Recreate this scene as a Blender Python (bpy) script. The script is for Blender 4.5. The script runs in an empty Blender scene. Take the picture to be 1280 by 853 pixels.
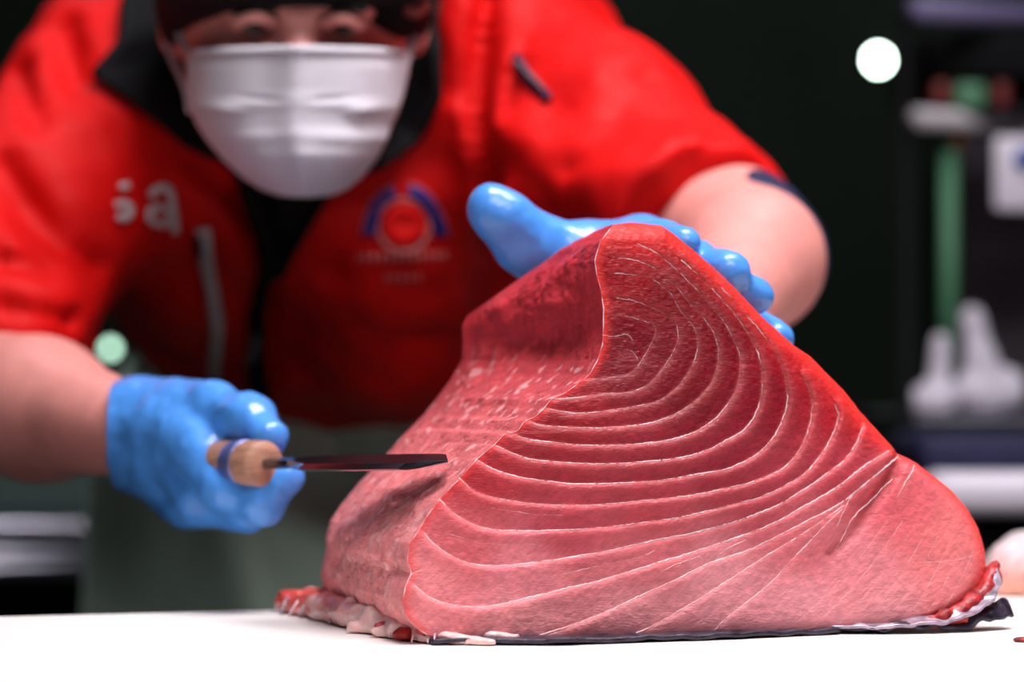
import bpy, bmesh, math
import numpy as np
from mathutils import Vector, Matrix
from mathutils.bvhtree import BVHTree
from mathutils.geometry import tessellate_polygon

# ------------------------------------------------------------------ camera
FPX = 3500.0                       # focal length in pixels of a 1280 wide frame
CAMZ = 0.98
PITCH = math.atan(53.5 / FPX)
scene = bpy.context.scene
COL = scene.collection
cam_data = bpy.data.cameras.new('camera')
cam_data.sensor_width = 36.0
cam_data.lens = FPX / 1280 * 36
cam_data.clip_start = 0.05
cam_data.dof.use_dof = True
cam_data.dof.focus_distance = 1.43
cam_data.dof.aperture_fstop = 3.9
cam = bpy.data.objects.new('camera', cam_data)
cam.location = (0, 0, CAMZ)
cam.rotation_euler = (math.pi / 2 + PITCH, 0, 0)
COL.objects.link(cam)
scene.camera = cam

# ------------------------------------------------------------------ world, lights, exposure
world = bpy.data.worlds.new('world')
scene.world = world
world.use_nodes = True
world.node_tree.nodes['Background'].inputs[0].default_value = (0.55, 0.70, 0.62, 1)
world.node_tree.nodes['Background'].inputs[1].default_value = 0.012

def area(name, loc, target, sx, sy, power, color, spread=math.pi):
    d = bpy.data.lights.new(name, 'AREA')
    d.shape = 'RECTANGLE'; d.size = sx; d.size_y = sy
    d.energy = power; d.color = color; d.spread = spread
    o = bpy.data.objects.new(name, d); COL.objects.link(o)
    o.location = loc
    v = Vector(target) - Vector(loc)
    o.rotation_euler = v.to_track_quat('-Z', 'Y').to_euler()
    return o
area('ceiling_lamp_over_table', (0.24, 1.40, 2.25), (0.18, 1.48, 0.85), 0.8, 0.30, 18.5, (1.0, 0.95, 0.985), 2.4)
area('front_fill', (0.35, 0.05, 2.45), (0.05, 1.5, 0.95), 1.0, 0.30, 7.5, (1.0, 0.93, 0.97), 2.2)  # unseen fill light added on the camera side, also lifts the apron
area('rack_fill', (0.70, 2.10, 2.5), (0.52, 2.75, 0.95), 0.4, 0.2, 1.8, (0.93, 0.9, 1.0), 2.0)  # unseen light added to brighten the rack shelf and side table
area('counter_fill', (-0.75, 2.45, 2.5), (-0.75, 2.75, 0.8), 0.5, 0.2, 3.0, (0.95, 0.88, 1.0), 1.6)  # unseen light added to brighten the counter rails at left
area('back_wall_fill', (0.6, 6.3, 3.3), (0.6, 7.2, 0.5), 3.0, 0.4, 14, (0.85, 1.0, 0.88))  # unseen light added so the far wall is not pure black

vs = scene.view_settings
vs.view_transform = 'Standard'; vs.look = 'None'; vs.gamma = 1.0
vs.use_curve_mapping = False; vs.exposure = 0.0

# ------------------------------------------------------------------ helpers
def P(px, py, d):
    """world point seen at pixel (px, py) of the 1280x853 photograph, y = d metres from the camera"""
    x = (px - 640) / FPX; z = -(py - 426.5) / FPX
    y2 = math.cos(PITCH) - math.sin(PITCH) * z
    z2 = math.sin(PITCH) + math.cos(PITCH) * z
    return np.array([x / y2 * d, d, CAMZ + z2 / y2 * d])

def srgb(r, g, b):
    f = lambda c: (c / 255 / 12.92) if c / 255 <= 0.04045 else ((c / 255 + 0.055) / 1.055) ** 2.4
    return (f(r), f(g), f(b), 1.0)

def smooth01(a, b, x):
    t = np.clip((x - a) / (b - a), 0, 1)
    return t * t * (3 - 2 * t)

RNG = np.random.default_rng(7)
TAB = RNG.random((32, 32, 32)).astype(np.float32) * 2 - 1
def vnoise(p):
    p = np.asarray(p, dtype=np.float32)
    i = np.floor(p).astype(np.int32); f = p - i; f = f * f * (3 - 2 * f)
    out = 0
    for dx in (0, 1):
        for dy in (0, 1):
            for dz in (0, 1):
                w = (f[..., 0] if dx else 1 - f[..., 0]) * (f[..., 1] if dy else 1 - f[..., 1]) * (f[..., 2] if dz else 1 - f[..., 2])
                out = out + w * TAB[(i[..., 0] + dx) & 31, (i[..., 1] + dy) & 31, (i[..., 2] + dz) & 31]
    return out

def material(name, color, rough=0.5, var=0.12, scale=40.0, bump=0.0, bscale=None, stretch=(1, 1, 1), metallic=0.0,
             sss=0.0, sss_r=(0.01, 0.003, 0.002), coat=0.0, spec=0.5, attr=None, emit=None, sheen=0.0, rvar=0.0):
    m = bpy.data.materials.new(name); m.use_nodes = True
    nt = m.node_tree; N = nt.nodes; Lk = nt.links
    b = N['Principled BSDF']
    b.inputs['Roughness'].default_value = rough
    b.inputs['Metallic'].default_value = metallic
    b.inputs['Specular IOR Level'].default_value = spec
    b.inputs['Coat Weight'].default_value = coat
    b.inputs['Coat Roughness'].default_value = 0.18
    b.inputs['Sheen Weight'].default_value = sheen
    if sss:
        b.inputs['Subsurface Weight'].default_value = sss
        b.inputs['Subsurface Radius'].default_value = sss_r
        b.inputs['Subsurface Scale'].default_value = 1.0
    tc = N.new('ShaderNodeTexCoord'); mp = N.new('ShaderNodeMapping'); mp.inputs['Scale'].default_value = stretch
    Lk.new(tc.outputs['Object'], mp.inputs['Vector'])
    nz = N.new('ShaderNodeTexNoise'); nz.inputs['Scale'].default_value = scale; nz.inputs['Detail'].default_value = 5
    Lk.new(mp.outputs['Vector'], nz.inputs['Vector'])
    mr = N.new('ShaderNodeMapRange'); mr.inputs['From Min'].default_value = 0.3; mr.inputs['From Max'].default_value = 0.7
    mr.inputs['To Min'].default_value = 1 - var; mr.inputs['To Max'].default_value = 1 + var
    Lk.new(nz.outputs['Fac'], mr.inputs['Value'])
    mx = N.new('ShaderNodeMix'); mx.data_type = 'RGBA'; mx.blend_type = 'MULTIPLY'; mx.inputs['Factor'].default_value = 1.0
    if attr:
        at = N.new('ShaderNodeAttribute'); at.attribute_name = attr
        Lk.new(at.outputs['Color'], mx.inputs['A'])
    else:
        mx.inputs['A'].default_value = color
    Lk.new(mr.outputs['Result'], mx.inputs['B'])
    Lk.new(mx.outputs['Result'], b.inputs['Base Color'])
    if bump:
        n2 = N.new('ShaderNodeTexNoise'); n2.inputs['Scale'].default_value = bscale or scale * 3; n2.inputs['Detail'].default_value = 4
        Lk.new(mp.outputs['Vector'], n2.inputs['Vector'])
        bp = N.new('ShaderNodeBump'); bp.inputs['Strength'].default_value = 1.0; bp.inputs['Distance'].default_value = bump
        Lk.new(n2.outputs['Fac'], bp.inputs['Height']); Lk.new(bp.outputs['Normal'], b.inputs['Normal'])
    if rvar:
        n3 = N.new('ShaderNodeTexNoise'); n3.inputs['Scale'].default_value = 700; n3.inputs['Detail'].default_value = 2
        Lk.new(mp.outputs['Vector'], n3.inputs['Vector'])
        m3 = N.new('ShaderNodeMapRange'); m3.inputs['From Min'].default_value = 0.35; m3.inputs['From Max'].default_value = 0.65
        m3.inputs['To Min'].default_value = rough - rvar; m3.inputs['To Max'].default_value = rough + rvar
        Lk.new(n3.outputs['Fac'], m3.inputs['Value']); Lk.new(m3.outputs['Result'], b.inputs['Roughness'])
    if emit:
        b.inputs['Emission Color'].default_value = emit[0]; b.inputs['Emission Strength'].default_value = emit[1]
    return m

def tag(o, label=None, category=None, group=None, kind=None):
    if label: o['label'] = label
    if category: o['category'] = category
    if group: o['group'] = group
    if kind: o['kind'] = kind
    return o

def empty(name, loc, label=None, category=None, group=None):
    o = bpy.data.objects.new(name, None); COL.objects.link(o); o.location = [float(c) for c in loc]
    o.empty_display_size = 0.05
    bpy.context.view_layer.update()
    return tag(o, label, category, group)

def link(name, me, mat, parent=None, smooth=True):
    o = bpy.data.objects.new(name, me); COL.objects.link(o)
    if mat: me.materials.append(mat)
    if smooth:
        me.polygons.foreach_set('use_smooth', np.ones(len(me.polygons), dtype=bool))
    if parent is not None:
        o.parent = parent
        off = parent.location if parent.type == 'EMPTY' else Vector((0, 0, 0))
        o.matrix_parent_inverse = Matrix.Translation(-off)   # world coordinates kept in the mesh
    return o

def mesh_np(name, verts, faces):
    """verts (n,3) array; faces list of equal-length index rows or mixed lists"""
    me = bpy.data.meshes.new(name)
    verts = np.asarray(verts, dtype=np.float32)
    if isinstance(faces, np.ndarray):
        k = faces.shape[1]; nf = len(faces)
        me.vertices.add(len(verts)); me.vertices.foreach_set('co', verts.ravel())
        me.loops.add(nf * k); me.loops.foreach_set('vertex_index', faces.astype(np.int32).ravel())
        me.polygons.add(nf); me.polygons.foreach_set('loop_start', np.arange(0, nf * k, k, dtype=np.int32))
        me.polygons.foreach_set('loop_total', np.full(nf, k, dtype=np.int32))
        me.update(calc_edges=True); me.validate()
    else:
        me.from_pydata([tuple(map(float, v)) for v in verts], [], [tuple(map(int, f)) for f in faces])
        me.update()
    return me

def box_mesh(name, c, size, rz=0.0, bevel=0.0, seg=2):
    bm = bmesh.new(); bmesh.ops.create_cube(bm, size=1.0)
    bmesh.ops.scale(bm, vec=size, verts=bm.verts)
    if bevel: bmesh.ops.bevel(bm, geom=bm.edges[:], offset=bevel, segments=seg, affect='EDGES', profile=0.5)
    bmesh.ops.rotate(bm, matrix=Matrix.Rotation(rz, 3, 'Z'), verts=bm.verts)
    bmesh.ops.translate(bm, vec=c, verts=bm.verts)
    me = bpy.data.meshes.new(name); bm.to_mesh(me); bm.free(); return me

def tube_mesh(name, pts, radii, seg=10, flat=1.0, flat_dir=None):
    pts = np.asarray(pts, float); n = len(pts)
    if np.isscalar(radii): radii = np.full(n, radii)
    tang = np.gradient(pts, axis=0); tang /= np.linalg.norm(tang, axis=1)[:, None] + 1e-12
    ref = np.array(flat_dir if flat_dir is not None else (0.13, -1.0, 0.21), float)
    V = []; F = []
    for i in range(n):
        a = ref - tang[i] * (ref @ tang[i]); na = np.linalg.norm(a)
        if na < 1e-4: a = np.cross(tang[i], (0, 0, 1.0)); na = np.linalg.norm(a)
        a /= na; b = np.cross(tang[i], a)
        for k in range(seg):
            t = 2 * math.pi * k / seg
            V.append(pts[i] + radii[i] * (flat * math.cos(t) * a + math.sin(t) * b))
    for i in range(n - 1):
        for k in range(seg):
            k2 = (k + 1) % seg
            F.append((i * seg + k, i * seg + k2, (i + 1) * seg + k2, (i + 1) * seg + k))
    F.append(tuple(range(seg))[::-1]); F.append(tuple((n - 1) * seg + k for k in range(seg)))
    return mesh_np(name, V, F)

def lathe_mesh(name, prof, base, axis, seg=28):
    base = np.array(base, float); axis = np.array(axis, float); axis /= np.linalg.norm(axis)
    a = np.cross(axis, (0.3, 0.2, 0.9)); a /= np.linalg.norm(a); b = np.cross(axis, a)
    V = []; F = []; n = len(prof)
    for (r, h) in prof:
        for k in range(seg):
            t = 2 * math.pi * k / seg
            V.append(base + axis * h + r * (math.cos(t) * a + math.sin(t) * b))
    for i in range(n - 1):
        for k in range(seg):
            k2 = (k + 1) % seg
            F.append((i * seg + k, i * seg + k2, (i + 1) * seg + k2, (i + 1) * seg + k))
    F.append(tuple(range(seg))[::-1]); F.append(tuple((n - 1) * seg + k for k in range(seg)))
    return mesh_np(name, V, F)

def resample(poly, step):
    """Catmull-Rom through the points, then even spacing"""
    p = np.asarray(poly, float)
    if len(p) > 2:
        q = np.vstack([2 * p[0] - p[1], p, 2 * p[-1] - p[-2]]); out = []
        for i in range(1, len(q) - 2):
            t = np.linspace(0, 1, 12, endpoint=False)[:, None]
            a, b, c, d = q[i - 1], q[i], q[i + 1], q[i + 2]
            out.append(0.5 * (2 * b + (c - a) * t + (2 * a - 5 * b + 4 * c - d) * t ** 2 + (3 * b - a - 3 * c + d) * t ** 3))
        p = np.vstack(out + [p[-1:]])
    s = np.r_[0, np.cumsum(np.linalg.norm(np.diff(p, axis=0), axis=1))]
    n = max(3, int(s[-1] / step) + 1); t = np.linspace(0, s[-1], n)
    return np.stack([np.interp(t, s, p[:, k]) for k in range(p.shape[1])], 1)

# --- implicit surfaces: capsules and ellipsoids blended smoothly, meshed with surface nets
class Field:
    def __init__(self, lo, hi, h):
        self.lo = np.array(lo, float); self.h = h
        self.n = np.ceil((np.array(hi) - self.lo) / h).astype(int) + 1
        self.F = np.full(self.n, 1.0, np.float32)
    def block(self, lo, hi, pad):
        i0 = np.clip(np.floor((np.array(lo) - pad - self.lo) / self.h).astype(int), 0, self.n - 1)
        i1 = np.clip(np.ceil((np.array(hi) + pad - self.lo) / self.h).astype(int) + 1, 1, self.n)
        sl = tuple(slice(a, b) for a, b in zip(i0, i1))
        g = np.meshgrid(*[self.lo[k] + self.h * np.arange(i0[k], i1[k]) for k in range(3)], indexing='ij')
        return sl, np.stack(g, -1).astype(np.float32)
    def merge(self, sl, d, k, op):
        A = self.F[sl]
        if op == '+':
            if k > 0:
                hh = np.clip(0.5 + 0.5 * (A - d) / k, 0, 1); self.F[sl] = A + (d - A) * hh - k * hh * (1 - hh)
            else: self.F[sl] = np.minimum(A, d)
        else:
            if k > 0:
                hh = np.clip(0.5 - 0.5 * (A + d) / k, 0, 1); self.F[sl] = A + (-d - A) * hh + k * hh * (1 - hh)
            else: self.F[sl] = np.maximum(A, -d)
    def cap(self, a, b, ra, rb, k=0.02, op='+', sq=None):
        a = np.array(a, np.float32); b = np.array(b, np.float32); R = max(ra, rb)
        sl, g = self.block(np.minimum(a, b) - R, np.maximum(a, b) + R, k + 4 * self.h)
        ab = b - a; pa = g - a
        t = np.clip((pa @ ab) / max(float(ab @ ab), 1e-9), 0, 1)
        dv = pa - t[..., None] * ab
        if sq is not None:                      # squash along a direction: dv shortened/extended
            nrm, f = sq; nrm = np.array(nrm, np.float32); nrm /= np.linalg.norm(nrm)
            dv = dv + ((dv @ nrm) * (1 / f - 1))[..., None] * nrm
        d = np.sqrt((dv * dv).sum(-1)) - (ra + (rb - ra) * t)
        self.merge(sl, d, k, op)
    def ell(self, c, r, k=0.02, op='+', rot=None):
        c = np.array(c, np.float32); r = np.array(r, np.float32); R = float(max(r))
        sl, g = self.block(c - R, c + R, k + 4 * self.h)
        p = g - c
        if rot is not None: p = p @ np.array(rot, np.float32)
        k0 = np.sqrt(((p / r) ** 2).sum(-1)); k1 = np.sqrt(((p / (r * r)) ** 2).sum(-1)) + 1e-6
        self.merge(sl, k0 * (k0 - 1) / k1, k, op)
    def cut(self, p, n, k=0.0, lo=None, hi=None):
        """remove the side that n points to"""
        n = np.array(n, float); n /= np.linalg.norm(n)
        sl, g = self.block(self.lo if lo is None else lo, self.lo + self.h * self.n if hi is None else hi, 0)
        d = -((g - np.array(p, np.float32)) @ n.astype(np.float32))
        self.merge(sl, d, k, '-')
    def warp(self, fn, band=0.04):
        idx = np.nonzero(np.abs(self.F) < band)
        p = self.lo + self.h * np.stack(idx, -1)
        self.F[idx] += fn(p).astype(np.float32)
    def mesh(self, name):
        F = self.F; ins = F < 0; nx, ny, nz = F.shape
        c = np.zeros((nx - 1, ny - 1, nz - 1), np.int8)
        corners = [(i, j, k) for i in (0, 1) for j in (0, 1) for k in (0, 1)]
        for (i, j, k) in corners: c += ins[i:nx - 1 + i, j:ny - 1 + j, k:nz - 1 + k]
        act = np.nonzero((c > 0) & (c < 8)); A = np.stack(act, -1)
        vals = np.stack([F[A[:, 0] + i, A[:, 1] + j, A[:, 2] + k] for (i, j, k) in corners], 1)
        acc = np.zeros((len(A), 3)); cnt = np.zeros(len(A))
        cc = np.array(corners, float)
        for a in range(8):
            for b in range(a + 1, 8):
                if np.abs(cc[a] - cc[b]).sum() != 1: continue
                va, vb = vals[:, a], vals[:, b]; s = (va < 0) != (vb < 0)
                t = np.where(s, va / np.where(s, va - vb, 1), 0)
                acc += np.where(s[:, None], cc[a] + t[:, None] * (cc[b] - cc[a]), 0); cnt += s
        V = self.lo + self.h * (A + acc / cnt[:, None])
        ID = np.full(c.shape, -1, np.int32); ID[act] = np.arange(len(A))
        Q = []
        for ax in range(3):
            sl0 = [slice(None)] * 3; sl1 = [slice(None)] * 3
            sl0[ax] = slice(0, -1); sl1[ax] = slice(1, None)
            s0 = ins[tuple(sl0)]; s1 = ins[tuple(sl1)]
            e = np.stack(np.nonzero(s0 != s1), -1)
            u, w = (ax + 1) % 3, (ax + 2) % 3
            e = e[(e[:, u] > 0) & (e[:, w] > 0) & (e[:, u] < F.shape[u] - 1) & (e[:, w] < F.shape[w] - 1)]
            q = []
            for (du, dw) in ((-1, -1), (0, -1), (0, 0), (-1, 0)):
                ee = e.copy(); ee[:, u] += du; ee[:, w] += dw; q.append(ID[ee[:, 0], ee[:, 1], ee[:, 2]])
            q = np.stack(q, 1); flip = s1[tuple(e.T)]
            q[flip] = q[flip][:, ::-1]
            Q.append(q)
        Q = np.vstack(Q); Q = Q[(Q >= 0).all(1)]
        return mesh_np(name, V, Q)

def bvh_of(o):
    me = o.data
    return BVHTree.FromPolygons([v.co for v in me.vertices], [tuple(p.vertices) for p in me.polygons])
EYE = Vector((0, 0, CAMZ))
def on_surface(tree, px, py, lift=0.0, fallback=None):
    d = Vector(P(px, py, 1.0)) - EYE; d.normalize()
    hit = tree.ray_cast(EYE, d)
    if hit[0] is None: return None
    n = hit[1] if hit[1].dot(d) < 0 else -hit[1]
    return np.array(hit[0] + n * lift)

def patch(name, tree, rows, mat, parent, lift=0.002, thick=0.0015):
    """rows: list of rows of pixels (equal length); a thin piece of cloth laid on the surface under those pixels"""
    R = len(rows); C = len(rows[0]); V = []; ok = True
    for r in rows:
        for (x, y) in r:
            p = on_surface(tree, x, y, lift)
            V.append(p if p is not None else (V[-1] if V else P(x, y, 2.0)))
    V = np.array(V)
    F = [(i * C + j, i * C + j + 1, (i + 1) * C + j + 1, (i + 1) * C + j) for i in range(R - 1) for j in range(C - 1)]
    o = link(name, mesh_np(name, V, F), mat, parent)
    s = o.modifiers.new('thickness', 'SOLIDIFY'); s.thickness = thick; s.offset = 0
    return o

def strip(name, tree, line, width, mat, parent, lift=0.002, thick=0.0015, step=6, n=3):
    """ribbon of cloth following a pixel line on a surface; width in px (number or list per control point)"""
    L = resample(line, step)
    w = np.full(len(L), width) if np.isscalar(width) else np.interp(np.linspace(0, 1, len(L)), np.linspace(0, 1, len(width)), width)
    t = np.gradient(L, axis=0); t /= np.linalg.norm(t, axis=1)[:, None] + 1e-9
    nn = np.stack([-t[:, 1], t[:, 0]], 1)
    rows = [[tuple(L[i] + nn[i] * w[i] * (k / (n - 1) - 0.5)) for k in range(n)] for i in range(len(L))]
    return patch(name, tree, rows, mat, parent, lift, thick)

# ------------------------------------------------------------------ materials
M = {}
M['board'] = material('board_plastic', srgb(244, 240, 236), 0.45, 0.03, 6, 0.0004, 60)
M['steel'] = material('steel', (0.45, 0.45, 0.5, 1), 0.28, 0.15, 8, metallic=1.0)
M['steel_dark'] = material('steel_dark', (0.10, 0.10, 0.12, 1), 0.4, 0.15, 8, metallic=0.8)
M['flesh'] = material('tuna_flesh', None, 0.44, 0.11, 240, 0.0005, 900, stretch=(0.4, 0.7, 1.3), sss=0.22, sss_r=(0.008, 0.002, 0.0018), coat=0.0, spec=0.16, attr='meat', rvar=0.22)
M['fat'] = material('connective_tissue', srgb(248, 206, 208), 0.28, 0.2, 300, 0.0004, 700, sss=0.2, coat=0.5)
M['skin_fish'] = material('tuna_skin', srgb(46, 38, 52), 0.42, 0.9, 120, 0.0012, 160, coat=0.08, spec=0.3)
M['skin_silver'] = material('tuna_belly_skin', srgb(160, 142, 158), 0.25, 0.6, 90, 0.001, 160, coat=0.6)
M['blood'] = material('dark_red_flesh', srgb(164, 44, 46), 0.4, 0.6, 160, 0.0015, 200, sss=0.25, coat=0.1, spec=0.3)
M['gristle'] = material('pale_gristle', srgb(240, 205, 205), 0.3, 0.18, 120, 0.0015, 180, sss=0.3, coat=0.4, attr='meat')
M['jacket'] = material('red_jacket_cloth', srgb(214, 11, 11), 0.6, 0.08, 30, 0.0003, 500, spec=0.18)
M['black'] = material('black_cloth', srgb(9, 9, 12), 0.8, 0.2, 60, spec=0.2)
M['navy'] = material('navy_cloth', srgb(20, 22, 62), 0.7, 0.2, 60)
M['skin'] = material('skin', srgb(222, 146, 138), 0.45, 0.08, 60, 0.0004, 300, sss=0.25, sss_r=(0.012, 0.005, 0.003))
M['mask'] = material('mask_fabric', srgb(208, 204, 212), 0.85, 0.02, 60, 0.0002, 900)
M['glove'] = material('blue_nitrile', srgb(80, 152, 238), 0.30, 0.06, 50, 0.0008, 90, coat=0.15)
M['apron'] = material('grey_green_vinyl', srgb(196, 228, 206), 0.38, 0.1, 12)
M['white'] = material('white_plastic', srgb(228, 222, 234), 0.4, 0.04, 10)
M['grey'] = material('grey_strip', srgb(200, 196, 198), 0.45, 0.1, 30)
M['wood'] = material('handle_wood', srgb(176, 128, 104), 0.5, 0.25, 60, stretch=(1, 1, 6))
M['ferrule'] = material('ferrule', srgb(120, 130, 190), 0.3, 0.1, 30, metallic=0.6)
M['blade'] = material('blade_steel', (0.20, 0.22, 0.27, 1), 0.22, 0.25, 30, metallic=1.0)
M['emblem_blue'] = material('emblem_blue', srgb(26, 30, 120), 0.6, 0.05)
M['emblem_pale'] = material('emblem_pale', srgb(206, 104, 104), 0.6, 0.05)
M['eye'] = material('eye_white', srgb(128, 100, 92), 0.3, 0.02)
M['iris'] = material('iris', srgb(25, 14, 10), 0.15, 0.02)
M['brow'] = material('brow_hair', srgb(18, 14, 14), 0.8, 0.3, 300)
M['wall'] = material('dark_wall', srgb(34, 44, 36), 0.8, 0.35, 1.3)
M['floor'] = material('wet_concrete', srgb(50, 54, 52), 0.45, 0.25, 3, 0.002, 20)
M['green'] = material('green_plastic', srgb(84, 140, 104), 0.5, 0.1, 10)
M['darkgreen'] = material('dark_green_panel', srgb(62, 84, 74), 0.55, 0.2, 4)
M['panel'] = material('grey_panel', srgb(104, 98, 106), 0.6, 0.1, 4)
M['lilac'] = material('lilac_paint', srgb(128, 120, 160), 0.4, 0.1, 10)
M['trouser'] = material('dark_trousers', srgb(24, 26, 34), 0.8, 0.15, 40)
M['boot'] = material('white_boots', srgb(210, 210, 208), 0.4, 0.05, 20)
M['lamp'] = material('lamp_glow', srgb(220, 255, 235), 0.3, 0.02, emit=((0.72, 1.0, 0.84, 1), 60))
M['lamp_dim'] = material('lamp_glow_dim', srgb(200, 255, 220), 0.3, 0.02, emit=((0.60, 1.0, 0.76, 1), 5))
M['red_led'] = material('red_plastic', srgb(120, 30, 26), 0.5, 0.05)
M['blue_print'] = material('blue_print', srgb(20, 80, 170), 0.5, 0.05)
M['amber'] = material('amber_plastic', srgb(210, 120, 20), 0.5, 0.05)

# ------------------------------------------------------------------ setting
TZ = 0.85
floor = link('floor', box_mesh('floor', (0, 4.0, -0.05), (12, 12, 0.1)), M['floor'], smooth=False); tag(floor, kind='structure')
wall = link('wall_back', box_mesh('wall_back', (0, 8.2, 2.0), (12, 0.2, 4.0)), M['wall'], smooth=False); tag(wall, kind='structure')
wl = link('wall_left', box_mesh('wall_left', (-5.0, 4.0, 2.0), (0.2, 12, 4.0)), M['wall'], smooth=False); tag(wl, kind='structure')

# ------------------------------------------------------------------ work table and cutting board
YAW = math.radians(17.0)
ux = np.array([math.cos(YAW), math.sin(YAW), 0]); uy = np.array([-math.sin(YAW), math.cos(YAW), 0])
def table_pt(px, py):
    z = P(px, py, 1.0)[2] - CAMZ
    return P(px, py, (TZ - CAMZ) / z)
back_pt = table_pt(170, 766)
bc = back_pt - uy * 0.36 + ux * 0.25; bc[2] = TZ - 0.02
board = link('cutting_board', box_mesh('cutting_board', bc, (1.7, 0.72, 0.04), YAW, 0.006, 3), M['board'], smooth=False)
tag(board, 'large white plastic cutting board under the red tuna block', 'cutting board')
tbl = empty('work_table', (bc[0], bc[1], 0), 'steel work table carrying the white cutting board', 'table')
link('tabletop', box_mesh('tabletop', (bc[0], bc[1], TZ - 0.06), (1.72, 0.74, 0.04), YAW, 0.004), M['steel_dark'], tbl, False)
for sx in (-0.8, 0.8):
    for sy in (-0.3, 0.3):
        c = bc + ux * sx + uy * sy
        link('leg', box_mesh('leg', (c[0], c[1], (TZ - 0.08) / 2), (0.045, 0.045, TZ - 0.08), YAW, 0.004), M['steel_dark'], tbl, False)

# ------------------------------------------------------------------ the tuna block
base_l = table_pt(560, 806); base_r = table_pt(1180, 790)
U = base_r - base_l; U[2] = 0; U /= np.linalg.norm(U)
BK = np.array([-U[1], U[0], 0.0])
TILT = math.radians(11)
V_ = BK * math.sin(TILT) + np.array([0, 0, math.cos(TILT)])
NRM = np.cross(U, V_)                       # faces the camera
O = base_l.copy()
def uv_of(px, py):
    o = np.array([0, 0, CAMZ]); d = P(px, py, 1.0) - o
    t = ((O - o) @ NRM) / (d @ NRM); p = o + d * t - O
    return np.array([p @ U, p @ V_])
tuna = empty('tuna_block', O + U * 0.12 + BK * 0.08, 'large red and pink block of raw tuna with curved pale lines', 'fish')

Lpx = [(772, 276), (762, 288), (750, 302), (743, 326), (746, 345), (751, 362), (754, 385), (754, 405), (753, 430), (747, 450), (737, 468), (728, 476), (706, 492),
       (688, 500), (680, 511), (668, 522), (655, 527), (646, 540), (630, 543), (618, 556), (607, 565), (594, 576), (582, 590), (571, 602), (550, 624),
       (536, 642), (524, 662), (512, 680), (509, 700), (514, 717), (506, 735), (503, 752), (508, 772), (530, 792), (560, 803), (600, 806)]
Rpx = [(826, 275), (846, 288), (870, 309), (900, 335), (926, 361), (960, 396), (997, 429), (1018, 443), (1040, 466), (1060, 486), (1079, 510), (1086, 518), (1106, 540),
       (1128, 563), (1150, 576), (1172, 592), (1196, 612), (1215, 635), (1229, 660), (1236, 684), (1238, 706), (1234, 728), (1222, 746), (1200, 762), (1172, 772), (1120, 781), (1040, 790), (900, 798), (700, 806)]
Spx = [(776, 274, 1.515), (745, 288, 1.525), (700, 312, 1.54), (680, 328, 1.55), (640, 355, 1.565), (600, 385, 1.575), (586, 395, 1.58), (579, 408, 1.58), (579, 425, 1.58), (577, 450, 1.58),
       (560, 476, 1.58), (540, 502, 1.583), (515, 532, 1.583), (492, 561, 1.583), (470, 585, 1.585), (450, 605, 1.585), (425, 632, 1.588), (412, 650, 1.588), (405, 672, 1.588), (406, 695, 1.588), (404, 718, 1.588), (408, 745, 1.588), (418, 770, 1.588), (430, 790, 1.588)]
Luv = np.array([uv_of(*p) for p in Lpx]); Ruv = np.array([uv_of(*p) for p in Rpx])
Sw = np.array([P(*p) for p in Spx])
vtop = min(Luv[0, 1], Ruv[0, 1]) - 0.0005
def interp_by(v, arr_v, arr_x):
    o = np.argsort(arr_v); return np.interp(v, arr_v[o], arr_x[o])
NR, NF, NS, NB = 330, 430, 130, 60
vs_ = np.linspace(0.001, vtop, NR)
Lu = interp_by(vs_, Luv[:, 1], Luv[:, 0]); Ru = interp_by(vs_, Ruv[:, 1], Ruv[:, 0])
zs = TZ + vs_ * math.cos(TILT)
Sx = interp_by(zs, Sw[:, 2], Sw[:, 0]); Sy = interp_by(zs, Sw[:, 2], Sw[:, 1])

def W(pts):                                 # (u,v) pairs -> plane points
    pts = np.asarray(pts); return O + pts[..., :1] * U + pts[..., 1:2] * V_

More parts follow.
